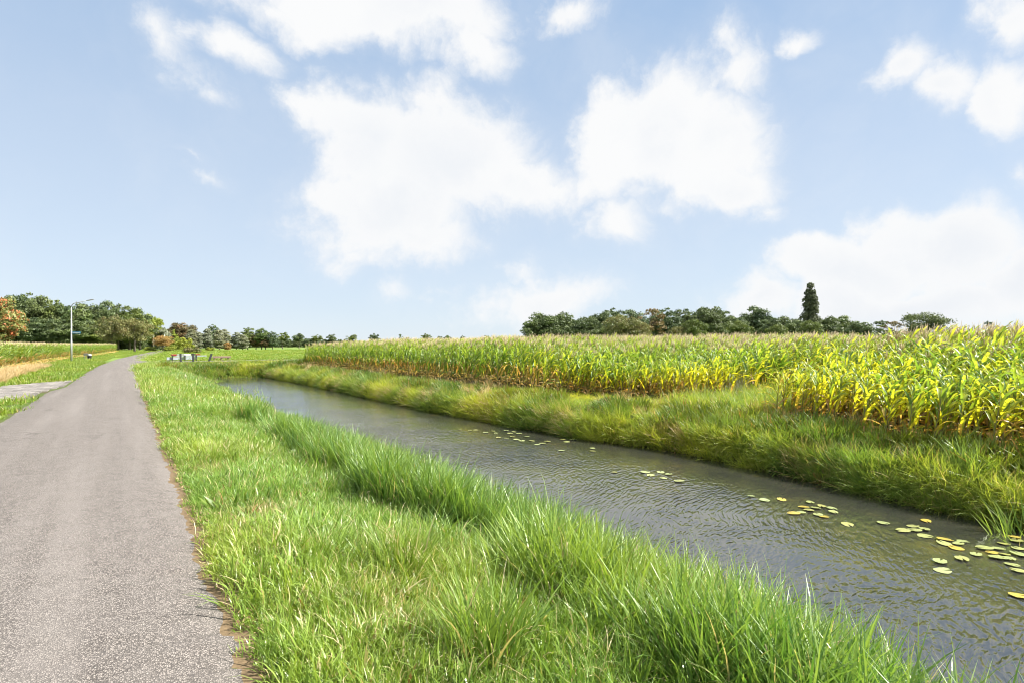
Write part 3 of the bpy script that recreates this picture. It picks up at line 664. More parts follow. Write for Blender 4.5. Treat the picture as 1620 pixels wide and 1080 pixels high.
# ------------------------------------------------------------------ maize
def leaf_strip(r, L, Wd, droop, up, twist, seg=7):
    """a folded, arching maize leaf growing along +X from the origin"""
    V = []; F = []; bt = []
    p = np.zeros(3); a = up; st = L / seg; tw = 0.0
    for s in range(seg + 1):
        t = s / seg
        w = Wd * min(1, .45 + 3.2 * t) * (1 - t ** 2.2) ** .8 + .002
        tw = twist * t
        sdv = np.array([0, math.cos(tw), math.sin(tw)]); nrm = np.array([-math.sin(a), -math.sin(tw) * math.cos(a), math.cos(a) * math.cos(tw)])
        wav = .012 * math.sin(9 * t + r * 6)
        V += [p + sdv * w / 2 + nrm * (w * .22 + wav), p.copy(), p - sdv * w / 2 + nrm * (w * .22 - wav)]
        bt += [t] * 3
        p = p + st * np.array([math.cos(a), 0, math.sin(a)])
        a -= droop / seg * (.35 + 1.6 * t)
    for s in range(seg):
        b = 3 * s; F += [(b, b + 1, b + 4, b + 3), (b + 1, b + 2, b + 5, b + 4)]
    return np.array(V), F, np.array(bt)
def maize(seed, H, n_leaf, L, tassel, ear):
    r = random.Random(seed); parts = []
    bend = [(0, 0, 0)]
    for s in range(1, 6): bend.append((bend[-1][0] + r.gauss(0, .012) * H, bend[-1][1] + r.gauss(0, .012) * H, H * .96 * s / 5))
    v, f = tube_geo([(bend[0][0], bend[0][1], -.05)] + bend[1:], [.018, .017, .015, .012, .009, .004], 6)
    parts.append(('stalk', v, f, None, 'stalk'))
    az0 = r.random() * 6.28
    for i in range(n_leaf):
        t = .12 + .84 * i / (n_leaf - 1); z = t * H * .94
        ln = L * (.62 + .75 * math.sin(math.pi * min(1, .2 + .72 * t))) * r.uniform(.85, 1.12) * .86
        up = R(r.uniform(54, 76)) if t > .25 else R(r.uniform(5, 45))
        dr = r.uniform(.5, 2.0) if t > .25 else r.uniform(1.6, 2.6)
        if t > .8: up = R(r.uniform(58, 76)); dr = r.uniform(.5, 1.3); ln *= .8
        v, f, bt = leaf_strip(r.random(), ln, r.uniform(.048, .080) * (1.0 if t < .85 else .8), dr, up, r.gauss(0, .7))
        a = (1 if i % 2 else -1) * r.uniform(.25, 1.9) + r.gauss(0, .2)
        Mx = np.array(Matrix.Rotation(a, 3, 'Z')); kx = np.interp(z, [b[2] for b in bend], [b[0] for b in bend]); ky = np.interp(z, [b[2] for b in bend], [b[1] for b in bend])
        parts.append(('leaf', v @ Mx.T + np.array([kx, ky, z]), f, {'hg': np.full(len(v), t), 'br': np.full(len(v), r.random()), 'bt': bt}, 'maize'))
    if ear:
        z = H * .45; a = r.random() * 6.28; d = (math.cos(a), math.sin(a))
        v, f = tube_geo([(d[0] * .01, d[1] * .01, z), (d[0] * .05, d[1] * .05, z + .05), (d[0] * .075, d[1] * .075, z + .13), (d[0] * .09, d[1] * .09, z + .22)], [.012, .026, .023, .005], 7)
        parts.append(('ear', v, f, None, 'husk'))
    if tassel:
        g = Geo()
        for i in range(9):
            a = r.random() * 6.28; sp = r.uniform(.03, .14) if i else .0; h = r.uniform(.16, .30) if i else .34
            b = bend[-1]; v, f = tube_geo([(b[0], b[1], H * .94), (b[0] + math.cos(a) * sp * .6, b[1] + math.sin(a) * sp * .6, H * .95 + h * .6), (b[0] + math.cos(a) * sp, b[1] + math.sin(a) * sp, H * .95 + h)], [.004, .0055, .003], 4)
            g.add(v, f)
        parts.append(('tassel', np.concatenate(g.v), g.f, None, 'tassel'))
    return parts
def joined(parts, name):
    mats = ['stalk', 'maize', 'husk', 'tassel']; V = []; F = []; MI = []; A = {'hg': [], 'br': [], 'bt': []}; n = 0
    for (nm, v, f, a, m) in parts:
        V.append(v); F += [tuple(i + n for i in q) for q in f]; MI += [mats.index(m)] * len(f); n += len(v)
        for k_ in A: A[k_].append(a[k_] if a else np.zeros(len(v)))
    return mesh_np(name, np.concatenate(V), F, [M[q] for q in mats], {k_: np.concatenate(a) for k_, a in A.items()}, MI, smooth=True)
tall_p = [maize(10 + i, 1.80, 13, .68, i % 2 == 0, i % 2 == 1) for i in range(6)]
short_p = [maize(40 + i, 1.42, 13, .62, False, i % 2 == 0) for i in range(6)]
c_corn = proto_collection('maize_plant_kinds', [ob('a_tall_%d' % i, joined(p, 'maize_tall'), link=False) for i, p in enumerate(tall_p)] + [ob('b_short_%d' % i, joined(p, 'maize_short'), link=False) for i, p in enumerate(short_p)])

def corn_edge(y): return np.interp(y, [-10, 2, 5, 7.7, 7.8, 10.3, 10.4, 12.5, 14.5, 17, 24, 50], [11.3, 11.4, 11.8, 12.6, 23, 23, 14.5, 14.2, 13.0, 12.6, 12.4, 12.3])
rows = []
for y0 in np.concatenate([np.arange(-6, 16, .42), np.arange(16, 50, .7)]):                       # drilled rows run across the field, away from the ditch
    step = .17
    xs = np.arange(11.2, 120, step); xs = xs + rng.normal(0, .03, len(xs)); ys = y0 + rng.normal(0, .05, len(xs))
    dens = np.interp(xs, [11, 22, 40, 120], [1.0, .85, .55, .35])
    k = (rng.random(len(xs)) < dens); rows.append(np.stack([xs[k], ys[k]], 1))
C = np.concatenate(rows); x, y = C[:, 0], C[:, 1]
k = (x > corn_edge(y)) & in_view(x, y, 40) & (y < 49.6 + .3 * np.sin(x)) & (depth_of(x, y) < 110); x, y = x[k], y[k]
inn = x - corn_edge(y)
# weak growth near the ditch at the near end, tall crop inside and farther along
weak = np.where(y < 9, sst(4.6, .2, inn + 1.2 * (fbm(x, y, .6, 3) - .5)), sst(19, 13, y) * .85 * sst(5.0, .0, inn + 1.6 * (fbm(x, y, .4, 3) - .5)))
Hm = (1.0 - .10 * weak) * (.90 + .2 * fbm(x, y, .25, 1)) * rng.uniform(.93, 1.08, len(x)) * np.interp(inn, [0, 1.5, 8, 20], [.86, .93, 1.0, 1.0]) * np.where(y < 8.5, 1.07, 1.0) * np.interp(y, [14, 26], [1, 1.07])
short = (rng.random(len(x)) < sst(.3, .62, weak)).astype(int)
Hm = np.where(short == 1, Hm * np.interp(weak, [.3, 1], [1.25, .88]), Hm * np.interp(weak, [.0, .7], [1, .82]))
idx = rng.integers(0, 6, len(x)) + 6 * short
WIND = math.atan2(-ST, CT); rz = WIND + rng.normal(0, .75, len(x)); tl = lean_field(len(x), .6, -.75, .10, .05)
dpt = depth_of(x, y); pxx = HX + FPX * (x * CT - y * ST) / dpt
rank = dpt + 2.2 * inn + 100 * ((pxx > 1640) | (dpt < 2))
order = np.argsort(rank); front = order[:300]; rest = order[300:]
scatter('maize_field', c_corn, P3(x[rest], y[rest]), rz[rest], Hm[rest], idx[rest], 'dense green and yellow maize crop filling the field across the ditch', tl[rest])
part_mesh = {}
for fam, lst in ((0, tall_p), (6, short_p)):
    for i, p in enumerate(lst):
        part_mesh[fam + i] = [(nm, mesh_np('maize_' + nm, v, f, [M[m]], a, smooth=True)) for (nm, v, f, a, m) in p]
for q in front:
    o = ob('maize_plant', None, loc=(x[q], y[q], float(zg(x[q], y[q]))), scale=float(Hm[q]))
    c_, s_ = math.cos(-rz[q]), math.sin(-rz[q]); lx, ly = c_ * tl[q, 0] - s_ * tl[q, 1], s_ * tl[q, 0] + c_ * tl[q, 1]
    o.rotation_euler = (-ly, lx, rz[q])
    if y[q] < 9: tag(o, 'yellowing maize plant at the front of the nearer block, right of the gap', 'maize plant', 'maize plants of the nearer block')
    else: tag(o, 'maize plant along the front edge of the farther block, left of the gap', 'maize plant', 'maize plants of the farther block')
    for nm, me in part_mesh[int(idx[q])]: ob(nm, me, o)

# the maize on the left of the road
xs, ys = [], []
for x0 in np.arange(0, -26, -.75):
    yy = np.arange(24, 150, .21 if x0 > -4 else .4); xs.append(np.interp(yy, [25, 60, 92, 105, 150], [-6.7, -6.5, -5.7, -4.0, -1.4]) + x0 + rng.normal(0, .06, len(yy))); ys.append(yy + rng.normal(0, .05, len(yy)))
x, y = np.concatenate(xs), np.concatenate(ys); k = in_view(x, y, 40); x, y = x[k], y[k]; n = len(x)
scatter('left_maize_field', c_corn, P3(x, y), rng.random(n) * 6.28, rng.uniform(.88, 1.04, n), rng.integers(0, 6, n), 'maize crop with straw-coloured tassels to the left of the road', lean_field(n, .6, -.5, .08, .05))

# ------------------------------------------------------------------ trees
def crown_mesh(name, seed, rx, rz_, n_clump, n_leaf, leaf, zc, kind='round', mat=None):
    r = np.random.default_rng(seed); V = []; BR = []
    for i in range(n_clump):
        d = r.normal(0, 1, 3); d /= np.linalg.norm(d); q = r.random() ** .45
        if kind == 'cone':
            h = r.random() ** 1.25; c = np.array([d[0] * rx * (1 - h) * .9, d[1] * rx * (1 - h) * .9, zc - rz_ + 2 * rz_ * h]); cr = rx * .34 * (1.15 - h)
        elif kind == 'column':
            h = r.random(); wv = float(np.interp(h, [0, .15, .4, .7, .9, 1], [.5, .85, 1.0, .8, .55, .22])) * r.uniform(.8, 1.08); c = np.array([d[0] * rx * wv * .66, d[1] * rx * wv * .66, zc - rz_ + 2 * rz_ * h]); cr = rx * .48 * (.45 + .6 * wv) * r.uniform(.65, 1.15)
        else:
            c = np.array([d[0] * rx * q, d[1] * rx * q, zc + d[2] * rz_ * q * (.82 if d[2] < 0 else 1)]) * (1, 1, 1); cr = rx * r.uniform(.17, .33)
            
        nl = int(n_leaf * (cr / (rx * .27)) ** 2); e = r.normal(0, 1, (nl, 3)); e /= np.linalg.norm(e, axis=1)[:, None]
        e[:, 2] = np.where(e[:, 2] < -.3, -e[:, 2] * .6, e[:, 2])
        p = c + e * cr * (.55 + .5 * r.random((nl, 1))) * (1, 1, .85)
        nrm = e + r.normal(0, .55, (nl, 3)); nrm /= np.linalg.norm(nrm, axis=1)[:, None]
        t = np.cross(nrm, r.normal(0, 1, (nl, 3))); t /= np.linalg.norm(t, axis=1)[:, None]; b = np.cross(nrm, t)
        s = leaf * (.55 + .9 * r.random((nl, 1)))
        V.append(np.stack([p - t * s, p - b * s * .6, p + t * s, p + b * s * .6], 1).reshape(-1, 3))
        BR.append(np.repeat(np.clip(r.normal(r.random(), .22, nl), 0, 1), 4))
    V = np.concatenate(V); F = np.arange(len(V)).reshape(-1, 4)
    return mesh_np(name, V, F, [mat or M['c_dark']], {'br': np.concatenate(BR)})
def trunk_mesh(name, seed, h, rad, rx, zc, limbs=6, mat=None, lean=0.0):
    r = random.Random(seed); g = Geo()
    top = (r.gauss(0, .05) * h + lean, r.gauss(0, .05) * h, h)
    mid = (r.gauss(0, .03) * h + lean * .4, r.gauss(0, .03) * h, h * .5)
    g.add(*tube_geo([(0, 0, -.3), (0, 0, .25), mid, top], [rad * 1.5, rad * 1.05, rad * .8, rad * .25], 8))
    for i in range(limbs):
        a = 6.28 * i / limbs + r.random(); t = r.uniform(.35, .8); st = [mid[j] * min(1, t * 2) if t < .5 else mid[j] + (top[j] - mid[j]) * (t - .5) * 2 for j in range(3)]
        st[2] = h * t; ln = rx * r.uniform(.5, .85)
        en = (st[0] + math.cos(a) * ln, st[1] + math.sin(a) * ln, st[2] + ln * r.uniform(.5, 1.1)); m_ = tuple((st[j] + en[j]) / 2 + (0, 0, -.1 * ln)[j] for j in range(3))
        g.add(*tube_geo([st, m_, en], [rad * .42, rad * .28, rad * .08], 5))
    return g.mesh(name, [mat or M['bark']], True)
# unit trees are 10 m tall; each placed tree is scaled from one of these kinds
KIND = {}
def kind(nm, crowns, trunk): KIND[nm] = (crowns, trunk)
kind('oak', [crown_mesh('oak_crown', 200 + i, 4.1, 4.3, 150, 100, .19, 5.2) for i in range(4)], trunk_mesh('oak_trunk', 1, 7.5, .26, 3.6, 5))
kind('ash', [crown_mesh('ash_crown', 220 + i, 3.3, 4.5, 120, 85, .18, 5.3) for i in range(3)], trunk_mesh('ash_trunk', 2, 8.0, .22, 3.0, 5))
kind('avenue', [crown_mesh('avenue_crown', 240 + i, 3.3, 3.2, 52, 80, .21, 6.7) for i in range(3)], trunk_mesh('avenue_trunk', 3, 7.5, .22, 2.6, 6))
kind('poplar', [crown_mesh('poplar_crown', 260, 1.8, 4.6, 105, 85, .14, 5.3, 'column')], trunk_mesh('poplar_trunk', 4, 8.8, .17, .8, 5))
kind('silver', [crown_mesh('silver_crown', 270 + i, 2.5, 4.6, 80, 75, .17, 5.3, 'column') for i in range(3)], trunk_mesh('silver_trunk', 5, 8.5, .2, 1.4, 5, mat=M['pale_bark']))
kind('cone', [crown_mesh('cone_crown', 280, 3.2, 4.7, 95, 80, .16, 5.2, 'cone')], trunk_mesh('cone_trunk', 6, 8.5, .2, 1.2, 5))
kind('spread', [crown_mesh('spread_crown', 290 + i, 5.6, 3.9, 100, 85, .20, 6.2) for i in range(2)], trunk_mesh('spread_trunk', 7, 6.6, .36, 4.6, 5, 8))
kind('bush', [crown_mesh('bush_crown', 300 + i, 6.5, 5.2, 60, 90, .42, 4.6) for i in range(3)], trunk_mesh('bush_stem', 8, 6.0, .3, 4.0, 4, 8))
kind('airy', [crown_mesh('airy_crown', 310 + i, 3.6, 4.0, 34, 60, .22, 5.8) for i in range(2)], trunk_mesh('airy_trunk', 9, 8.2, .2, 3.2, 5, 9))
tcount = [0]
def tree(name, kd, px, top, depth, label, cat='tree', group=None, mat='c_dark', wpx=None, trunk_mat=None):
    """stands at the given photo column and distance; its height follows from the row its top reaches"""
    x, y = at_depth(px, depth); z = float(zg(x, y)); H = CAMZ + (HY - top) / FPX * depth - z
    crowns, tr = KIND[kd]; i = tcount[0]; tcount[0] += 1
    sv = H / 10.0
    cr = crowns[i % len(crowns)]
    co = [v.co for v in cr.vertices]
    w0 = {'oak': 8.6, 'ash': 7.0, 'avenue': 7.0, 'poplar': 3.2, 'silver': 4.6, 'cone': 5.8, 'spread': 11.5, 'bush': 13, 'airy': 7.2}[kd]
    sh = sv if wpx is None else (wpx / FPX * depth) / w0
    root = ob(name, None, loc=(x, y, z), rot=(0, 0, (i * 2.399) % 6.283), scale=(sh, sh, sv))
    t = ob('stem' if kd == 'bush' else 'trunk', tr, root); c = ob('crown', cr, root)
    c.material_slots[0].link = 'OBJECT'; c.material_slots[0].material = M[mat]
    tag(root, label, cat, group); return root
ORD = 'first second third fourth fifth sixth seventh eighth ninth tenth eleventh twelfth thirteenth fourteenth fifteenth sixteenth seventeenth eighteenth nineteenth twentieth'.split()

# left wood behind the maize
tree('rowan_tree', 'oak', -6, 468, 118, 'tree hung with orange-red berries above the left maize at the frame edge', mat='c_rowan', wpx=70)
LW = [(-22, 462, 160, 'oak'), (24, 463, 158, 'oak'), (44, 463, 163, 'ash'), (64, 470, 158, 'oak'), (84, 474, 160, 'ash'), (103, 480, 162, 'oak'), (124, 486, 157, 'ash'), (141, 478, 160, 'oak'), (166, 478, 163, 'oak'), (187, 481, 166, 'ash'), (205, 485, 168, 'oak'), (221, 494, 172, 'ash'), (55, 500, 150, 'ash'), (95, 503, 150, 'ash'), (130, 505, 150, 'oak'), (15, 500, 150, 'ash'), (158, 505, 152, 'oak')]
LW.sort()
for j, (px, top, d, kd) in enumerate(LW):
    tree('broadleaf_tree', kd, px, top, d, 'dark green broadleaf tree in the wood behind the left maize, %s from the left' % ORD[j], group='left wood', mat='c_dark' if j % 3 else 'c_mid', wpx=58 if kd == 'oak' else 46)
tree('roadside_tree', 'spread', 178, 503, 126, 'rounded olive tree behind the left maize, the left one of the low pair', group='olive pair', mat='c_olive', wpx=50)
tree('roadside_tree', 'spread', 213, 505, 128, 'rounded olive tree where the road bends, the right one of the low pair', group='olive pair', mat='c_olive', wpx=52)
tree('broadleaf_tree', 'oak', 241, 495, 178, 'bright yellow-green tree rising behind the road bend', mat='c_bright', wpx=34)
tree('small_tree', 'spread', 258, 531, 150, 'small tree with orange autumn leaves beside the road bend', mat='c_orange', wpx=30)
tree('pale_willow', 'bush', 254, 519, 178, 'pale silvery bush-like willow behind the orange tree', mat='c_silver', wpx=26)
tree('broadleaf_tree', 'oak', 283, 509, 196, 'brownish olive tree behind the bright conical tree', mat='c_brown', wpx=38)
tree('broadleaf_tree', 'oak', 300, 513, 202, 'brownish olive tree beside the first silver poplar', mat='c_brown', wpx=30)
tree('conical_tree', 'cone', 275, 520, 165, 'light green conical tree just right of the orange one', mat='c_bright', wpx=26)
tree('light_green_shrub', 'bush', 293, 534, 160, 'broad yellow-green shrub at the foot of the conical tree', 'shrub', mat='c_bright', wpx=24)
SIL = [(303, 522), (313, 526), (328, 520), (347, 523), (356, 522), (374, 526), (384, 530)]
for j, (px, top) in enumerate(SIL):
    tree('silver_poplar', 'silver', px, top, 190 + 3 * (j % 3), 'silvery white-leaved poplar at the meadow edge, %s from the left' % ORD[j], group='silver poplars', mat='c_silver', wpx=19)
tree('broadleaf_tree', 'ash', 337, 513, 215, 'dark tree standing taller behind the silver poplars', wpx=20)
MID = [(392, 518, 'ash', 'c_mid', 24), (405, 528, 'oak', 'c_brown', 24), (414, 520, 'oak', 'c_mid', 26), (431, 524, 'ash', 'c_dark', 18), (378, 533, 'oak', 'c_olive', 18), (420, 536, 'oak', 'c_brown', 22)]
for j, (px, top, kd, mt, w) in enumerate(sorted(MID)):
    tree('meadow_edge_tree', kd, px, top, 205, 'leafy tree in the clump right of the silver poplars, %s from the left' % ORD[j], group='clump beyond the meadow', mat=mt, wpx=w)
tree('orange_shrub', 'bush', 360, 541, 175, 'small orange-brown shrub below the silver poplars', 'shrub', mat='c_orange', wpx=12)
AV = [(447, 525, 21), (473, 527, 21), (502, 530, 20), (524, 528, 17), (557, 529, 20), (593, 528, 19), (634, 529, 13), (646, 533, 10), (675, 528, 21), (697, 531, 14), (708, 530, 14), (732, 531, 10), (771, 530, 13)]
for j, (px, top, w) in enumerate(AV):
    tree('avenue_tree', 'avenue' if j not in (6, 7) else 'airy', px, top, 230 if j < 2 else 330, ('round-crowned avenue tree on slim trunk beyond the meadow, %s from the left' if j < 2 else 'small round tree on the horizon above the maize, %s from the left of its row') % ORD[j if j < 2 else j - 2], group='avenue trees', mat='c_mid' if j % 2 == 0 else 'c_dark', wpx=w)
# right wood behind the maize
RW = [(832, 519, 'airy', 'c_dark', 20), (861, 493, 'oak', 'c_dark', 44), (887, 494, 'oak', 'c_dark', 40), (910, 505, 'ash', 'c_dark', 30), (931, 499, 'oak', 'c_dark', 36), (950, 491, 'oak', 'c_dark', 36), (971, 487, 'ash', 'c_dark', 34), (999, 491, 'oak', 'c_dark', 40), (1030, 488, 'airy', 'c_brown', 34), (1052, 487, 'ash', 'c_dark', 34), (1083, 486, 'ash', 'c_dark', 32), (1108, 489, 'oak', 'c_dark', 38), (1124, 483, 'oak', 'c_dark', 44), (1145, 490, 'ash', 'c_dark', 34), (1163, 499, 'oak', 'c_dark', 34), (1196, 486, 'oak', 'c_dark', 44), (1222, 501, 'ash', 'c_dark', 32), (1248, 499, 'oak', 'c_dark', 38), (1306, 500, 'oak', 'c_dark', 40), (1332, 501, 'oak', 'c_mid', 42), (1360, 508, 'oak', 'c_dark', 36), (1389, 508, 'airy', 'c_dark', 34), (1413, 508, 'airy', 'c_brown', 30)]
for j, (px, top, kd, mt, w) in enumerate(RW):
    lab = 'dark green tree in the wood behind the maize, %s from its left end' % ORD[j] if j < 18 else ['dark tree just right of the tall poplar', 'rounded mid-green tree second right of the tall poplar', 'low dark tree third right of the tall poplar', 'thin-crowned tree between the wood and the lone round tree, left one', 'thin-crowned tree between the wood and the lone round tree, right one'][j - 18]
    tree('wood_tree', kd, px, top, 172 + 5 * (j % 4), lab, group='right wood', mat=mt, wpx=w * 1.4)
for j, px in enumerate([850, 875, 900, 940, 962, 985, 1012, 1042, 1068, 1096, 1132, 1152, 1180, 1208, 1236, 1264, 1296, 1320, 1346]):
    tree('wood_tree', 'oak' if j % 2 else 'ash', px, [500, 499, 503, 502, 497, 497, 499, 497, 499, 497, 494, 499, 500, 498, 505, 504, 505, 506, 509][j], 192 + 4 * (j % 3), 'dark tree in the rear rank of the right wood, %s from its left end' % ORD[j], group='rear rank of the right wood', mat='c_dark', wpx=48)
for j, (px, top, w) in enumerate([(985, 499, 52), (1015, 512, 30), (1098, 503, 36), (1170, 506, 34), (1280, 507, 36), (1075, 518, 34), (1230, 512, 30)]):
    nm = ['broad olive tree in front of the dark wood, left part', 'low olive tree beside the broad olive tree before the wood', 'greyish green tree in front of the middle of the wood', 'rounded lighter tree in front of the wood left of the poplar', 'bushy tree at the foot of the tall poplar', 'low yellowish shrub poking above the maize before the wood', 'low bushy tree left of the poplar in front of the wood'][j]
    tree('wood_edge_tree', 'spread' if j in (0, 1, 5) else 'oak', px, top, 158, nm, 'tree' if j != 5 else 'shrub', mat=['c_olive', 'c_olive', 'c_mid', 'c_mid', 'c_mid', 'c_olive', 'c_mid'][j], wpx=w * 1.15)
tree('columnar_poplar', 'poplar', 1282, 450, 182, 'tall narrow columnar poplar rising above the right wood', mat='c_poplar', wpx=24)
tree('broadleaf_tree', 'spread', 1466, 495, 176, 'lone broad round-topped tree right of the wood above the maize', mat='c_dark', wpx=66)
tree('broadleaf_tree', 'airy', 1567, 509, 182, 'small dark tree top peeping over the maize near the right frame edge', mat='c_dark', wpx=26)
# meadow shrubs near the road bend
tree('dark_shrub', 'bush', 304, 549, 112, 'dark low shrub behind the white bridge railing', 'shrub', mat='c_olive', wpx=26)
for j, (px, top, d, w) in enumerate([(333, 549, 150, 14), (268, 548, 140, 16), (238, 548, 150, 18)]):
    tree('low_shrub', 'bush', px, top, d, ['small yellow-green shrub in the meadow right of the dark shrub', 'low yellow-green shrub under the orange tree', 'low shrub left of the thin pale pole'][j], 'shrub', mat='c_bright', wpx=w)
# far hedge line closing the horizon between the trees
hv = []
c_hedge = proto_collection('hedge_clump', [ob('hedge_clump_%d' % i, KIND['bush'][0][i].copy(), link=False) for i in range(3)])
hp = []; hs_ = []
for px in np.arange(-60, 1700, 3.0):
    for rr in range(2):
        d = np.interp(px, [-60, 190, 240, 300, 450, 800, 1700], [175, 180, 215, 225, 330, 340, 205]) + rng.normal(0, 5) + 8 * rr; hp.append(at_depth(px + rng.normal(0, 2), d))
        hs_.append(np.interp(px, [-60, 200, 240, 450, 800, 830, 1340, 1430, 1700], [1.9, 1.6, 1.5, 1.15, .6, 1.3, 1.3, 1.25, .6]))
hp = np.array(hp); n = len(hp); hs_ = np.array(hs_)
scatter('far_hedgerow', c_hedge, P3(hp[:, 0], hp[:, 1]), rng.random(n) * 6.28, np.stack([rng.uniform(.26, .42, n) * hs_] * 2 + [rng.uniform(.22, .48, n) * hs_], 1), rng.integers(0, 3, n), 'low dark hedgerow along the horizon behind the trees')

# ------------------------------------------------------------------ street lamp with street-name plate
lx, ly = at(113, 571); lz = float(zg(lx, ly))
lamp = tag(ob('street_lamp', None, loc=(lx, ly, lz), rot=(0, 0, -TH)), 'tall galvanised street lamp with angled arm and blue street-name plate', 'street lamp')
Hh = 6.2
v, f = tube_geo([(0, 0, -.3), (0, 0, 2.2), (0, 0, 2.25), (0, 0, Hh - .55)], [.088, .082, .066, .05], 14); g = Geo(); g.add(v, f); ob('pole', g.mesh('lamp_pole', [M['galv']], True), lamp)
arc = [(0, 0, Hh - .56)] + [(.42 * (1 - math.cos(t)), 0, Hh - .55 + .42 * math.sin(t)) for t in np.linspace(.15, 1.3, 7)]
e_ = arc[-1]; arc.append((1.6, 0, e_[2] + .28)); g = Geo(); g.add(*tube_geo(arc, [.05] + [.042] * 7 + [.032], 10)); ob('arm', g.mesh('lamp_arm', [M['galv']], True), lamp)
g = Geo(); e2 = arc[-1]
v, f = tube_geo([(e2[0] - .06, 0, e2[2] - .01), (e2[0] + .12, 0, e2[2] + .025), (e2[0] + .5, 0, e2[2] + .09), (e2[0] + .78, 0, e2[2] + .135)], [.04, .085, .10, .04], 10); v[:, 2] = e2[2] + .2 * (v[:, 0] - e2[0]) + (v[:, 2] - (e2[2] + .2 * (v[:, 0] - e2[0]))) * .55
g.add(v, f); hd = ob('lamp_head', g.mesh('lamp_head', [M['lamp_grey']], True), lamp)
v, f = box_geo(e2[0] + .15, e2[0] + .6, -.06, .06, -.012, .012, .004); v[:, 2] += e2[2] + .2 * (v[:, 0] - e2[0]) - .052; g = Geo(); g.add(v, f); ob('lens', g.mesh('lamp_lens', [M['glass_lens']]), hd)
g = Geo(); g.add(*box_geo(.07, .93, -.012, .012, 2.92, 3.12, .008)); pl = ob('street_name_plate', g.mesh('street_name_plate', [M['sign_blue']]), lamp)
g = Geo(); xx = .13
for wl in (.05, .035, .05, .04, .05, .03, .05, .045, .05, .035, .05, .04): g.add(*box_geo(xx, xx + wl, -.0155, -.0125, 2.975, 3.065)); xx += wl + .018
ob('lettering', g.mesh('plate_lettering', [M['white']]), pl)
for z_ in (2.96, 3.08):
    g = Geo(); g.add(*box_geo(-.075, .08, -.078, .078, z_ - .012, z_ + .012)); ob('bracket', g.mesh('bracket', [M['galv']]), lamp)

# grey notice stand and the bin beside the maize
bx, by = at(136, 568); bz = float(zg(bx, by)); nb = tag(ob('notice_stand', None, loc=(bx, by, bz), rot=(0, 0, -TH)), 'small weathered grey board on two posts left of the bin', 'notice stand')
for sx_ in (-.17, .17):
    g = Geo(); g.add(*box_geo(sx_ - .035, sx_ + .035, -.035, .035, -.1, .72, .008)); ob('post', g.mesh('stand_post', [M['grey_wood']]), nb)
g = Geo(); g.add(*box_geo(-.25, .27, -.06, -.036, .50, .80, .006)); ob('board', g.mesh('stand_board', [M['grey_wood']]), nb)
bx, by = at(141, 568); bz = float(zg(bx, by)); bn = tag(ob('litter_bin', None, loc=(bx + .05, by, bz), rot=(0, 0, -TH)), 'small black bin with grey lid beside the left maize', 'bin')
g = Geo(); g.add(*tube_geo([(0, 0, -.02), (0, 0, .05), (0, 0, .46), (0, 0, .48)], [.15, .17, .2, .2], 16)); ob('body', g.mesh('bin_body', [M['black_plastic']], True), bn)
g = Geo(); g.add(*tube_geo([(0, 0, .482), (0, 0, .56), (0, 0, .66), (0, 0, .72)], [.215, .215, .17, .06], 16)); ob('lid', g.mesh('bin_lid', [M['grey_plastic']], True), bn)
# thin poles at the bend
for j, (px, top, bot) in enumerate([(243, 533, 555), (260, 530, 554)]):
    d = FPX * CAMZ / (bot - HY); x_, y_ = at_depth(px, d); hh = (bot - top) / FPX * d
    po = tag(ob('marker_pole', None, loc=(x_, y_, float(zg(x_, y_)))), ['thin pale pole at the road bend left of the orange tree', 'thin grey pole in front of the orange tree'][j], 'pole')
    g = Geo(); g.add(*tube_geo([(0, 0, -.2), (0, 0, hh * .6), (0, 0, hh)], [.11, .1, .085], 8)); ob('shaft', g.mesh('pole_shaft', [M['pale_bark' if j == 0 else 'galv']], True), po)
    g = Geo(); g.add(*tube_geo([(0, 0, hh + .002), (0, 0, hh + .07)], [.11, .07], 8)); ob('cap', g.mesh('pole_cap', [M['galv']]), po)

# ------------------------------------------------------------------ bridge railing, bollards, bench at the side road
def on_row(px, yw):       # world X where the ray of a photo column meets the line Y = yw
    t = (px - HX) / FPX; d = yw / (CT - t * ST); return d * (ST + t * CT)
YR = 69.3; x0, x1 = on_row(262, YR), on_row(327, YR)
rl = tag(ob('bridge_railing', None, loc=(x0, YR, 0)), 'low white panelled bridge railing with red and white top beam and dark posts', 'railing')
Lr = x1 - x0
for j, fx in enumerate((.16, .46, .74)):
    g = Geo(); g.add(*box_geo(Lr * fx - .06, Lr * fx + .06, -.19, -.07, -.2, .62, .012)); ob('post', g.mesh('railing_post', [M['dark_wood']]), rl)
g = Geo(); v, f = box_geo(0.1, Lr - .9, -.03, .03, .12, .40, .008); g.add(v, f); ob('panel', g.mesh('railing_panel', [M['pale_blue']]), rl)
g = Geo(); g.add(*box_geo(Lr * .2, Lr, -.04, .04, .47, .56, .008)); ob('upper_rail', g.mesh('railing_rail', [M['pale_blue']]), rl)
segs_ = [(.13, .26, 'red'), (.26, .44, 'grey_plastic'), (.44, .60, 'white'), (.60, .72, 'dark_wood'), (.72, .84, 'red')]
for a_, b_, mt in segs_:
    g = Geo(); g.add(*box_geo(Lr * a_ + .004, Lr * b_ - .004, -.065, .065, .60 if mt != 'red' or a_ > .2 else .54, .72, .01)); ob('top_beam', g.mesh('top_beam', [M[mt]]), rl)
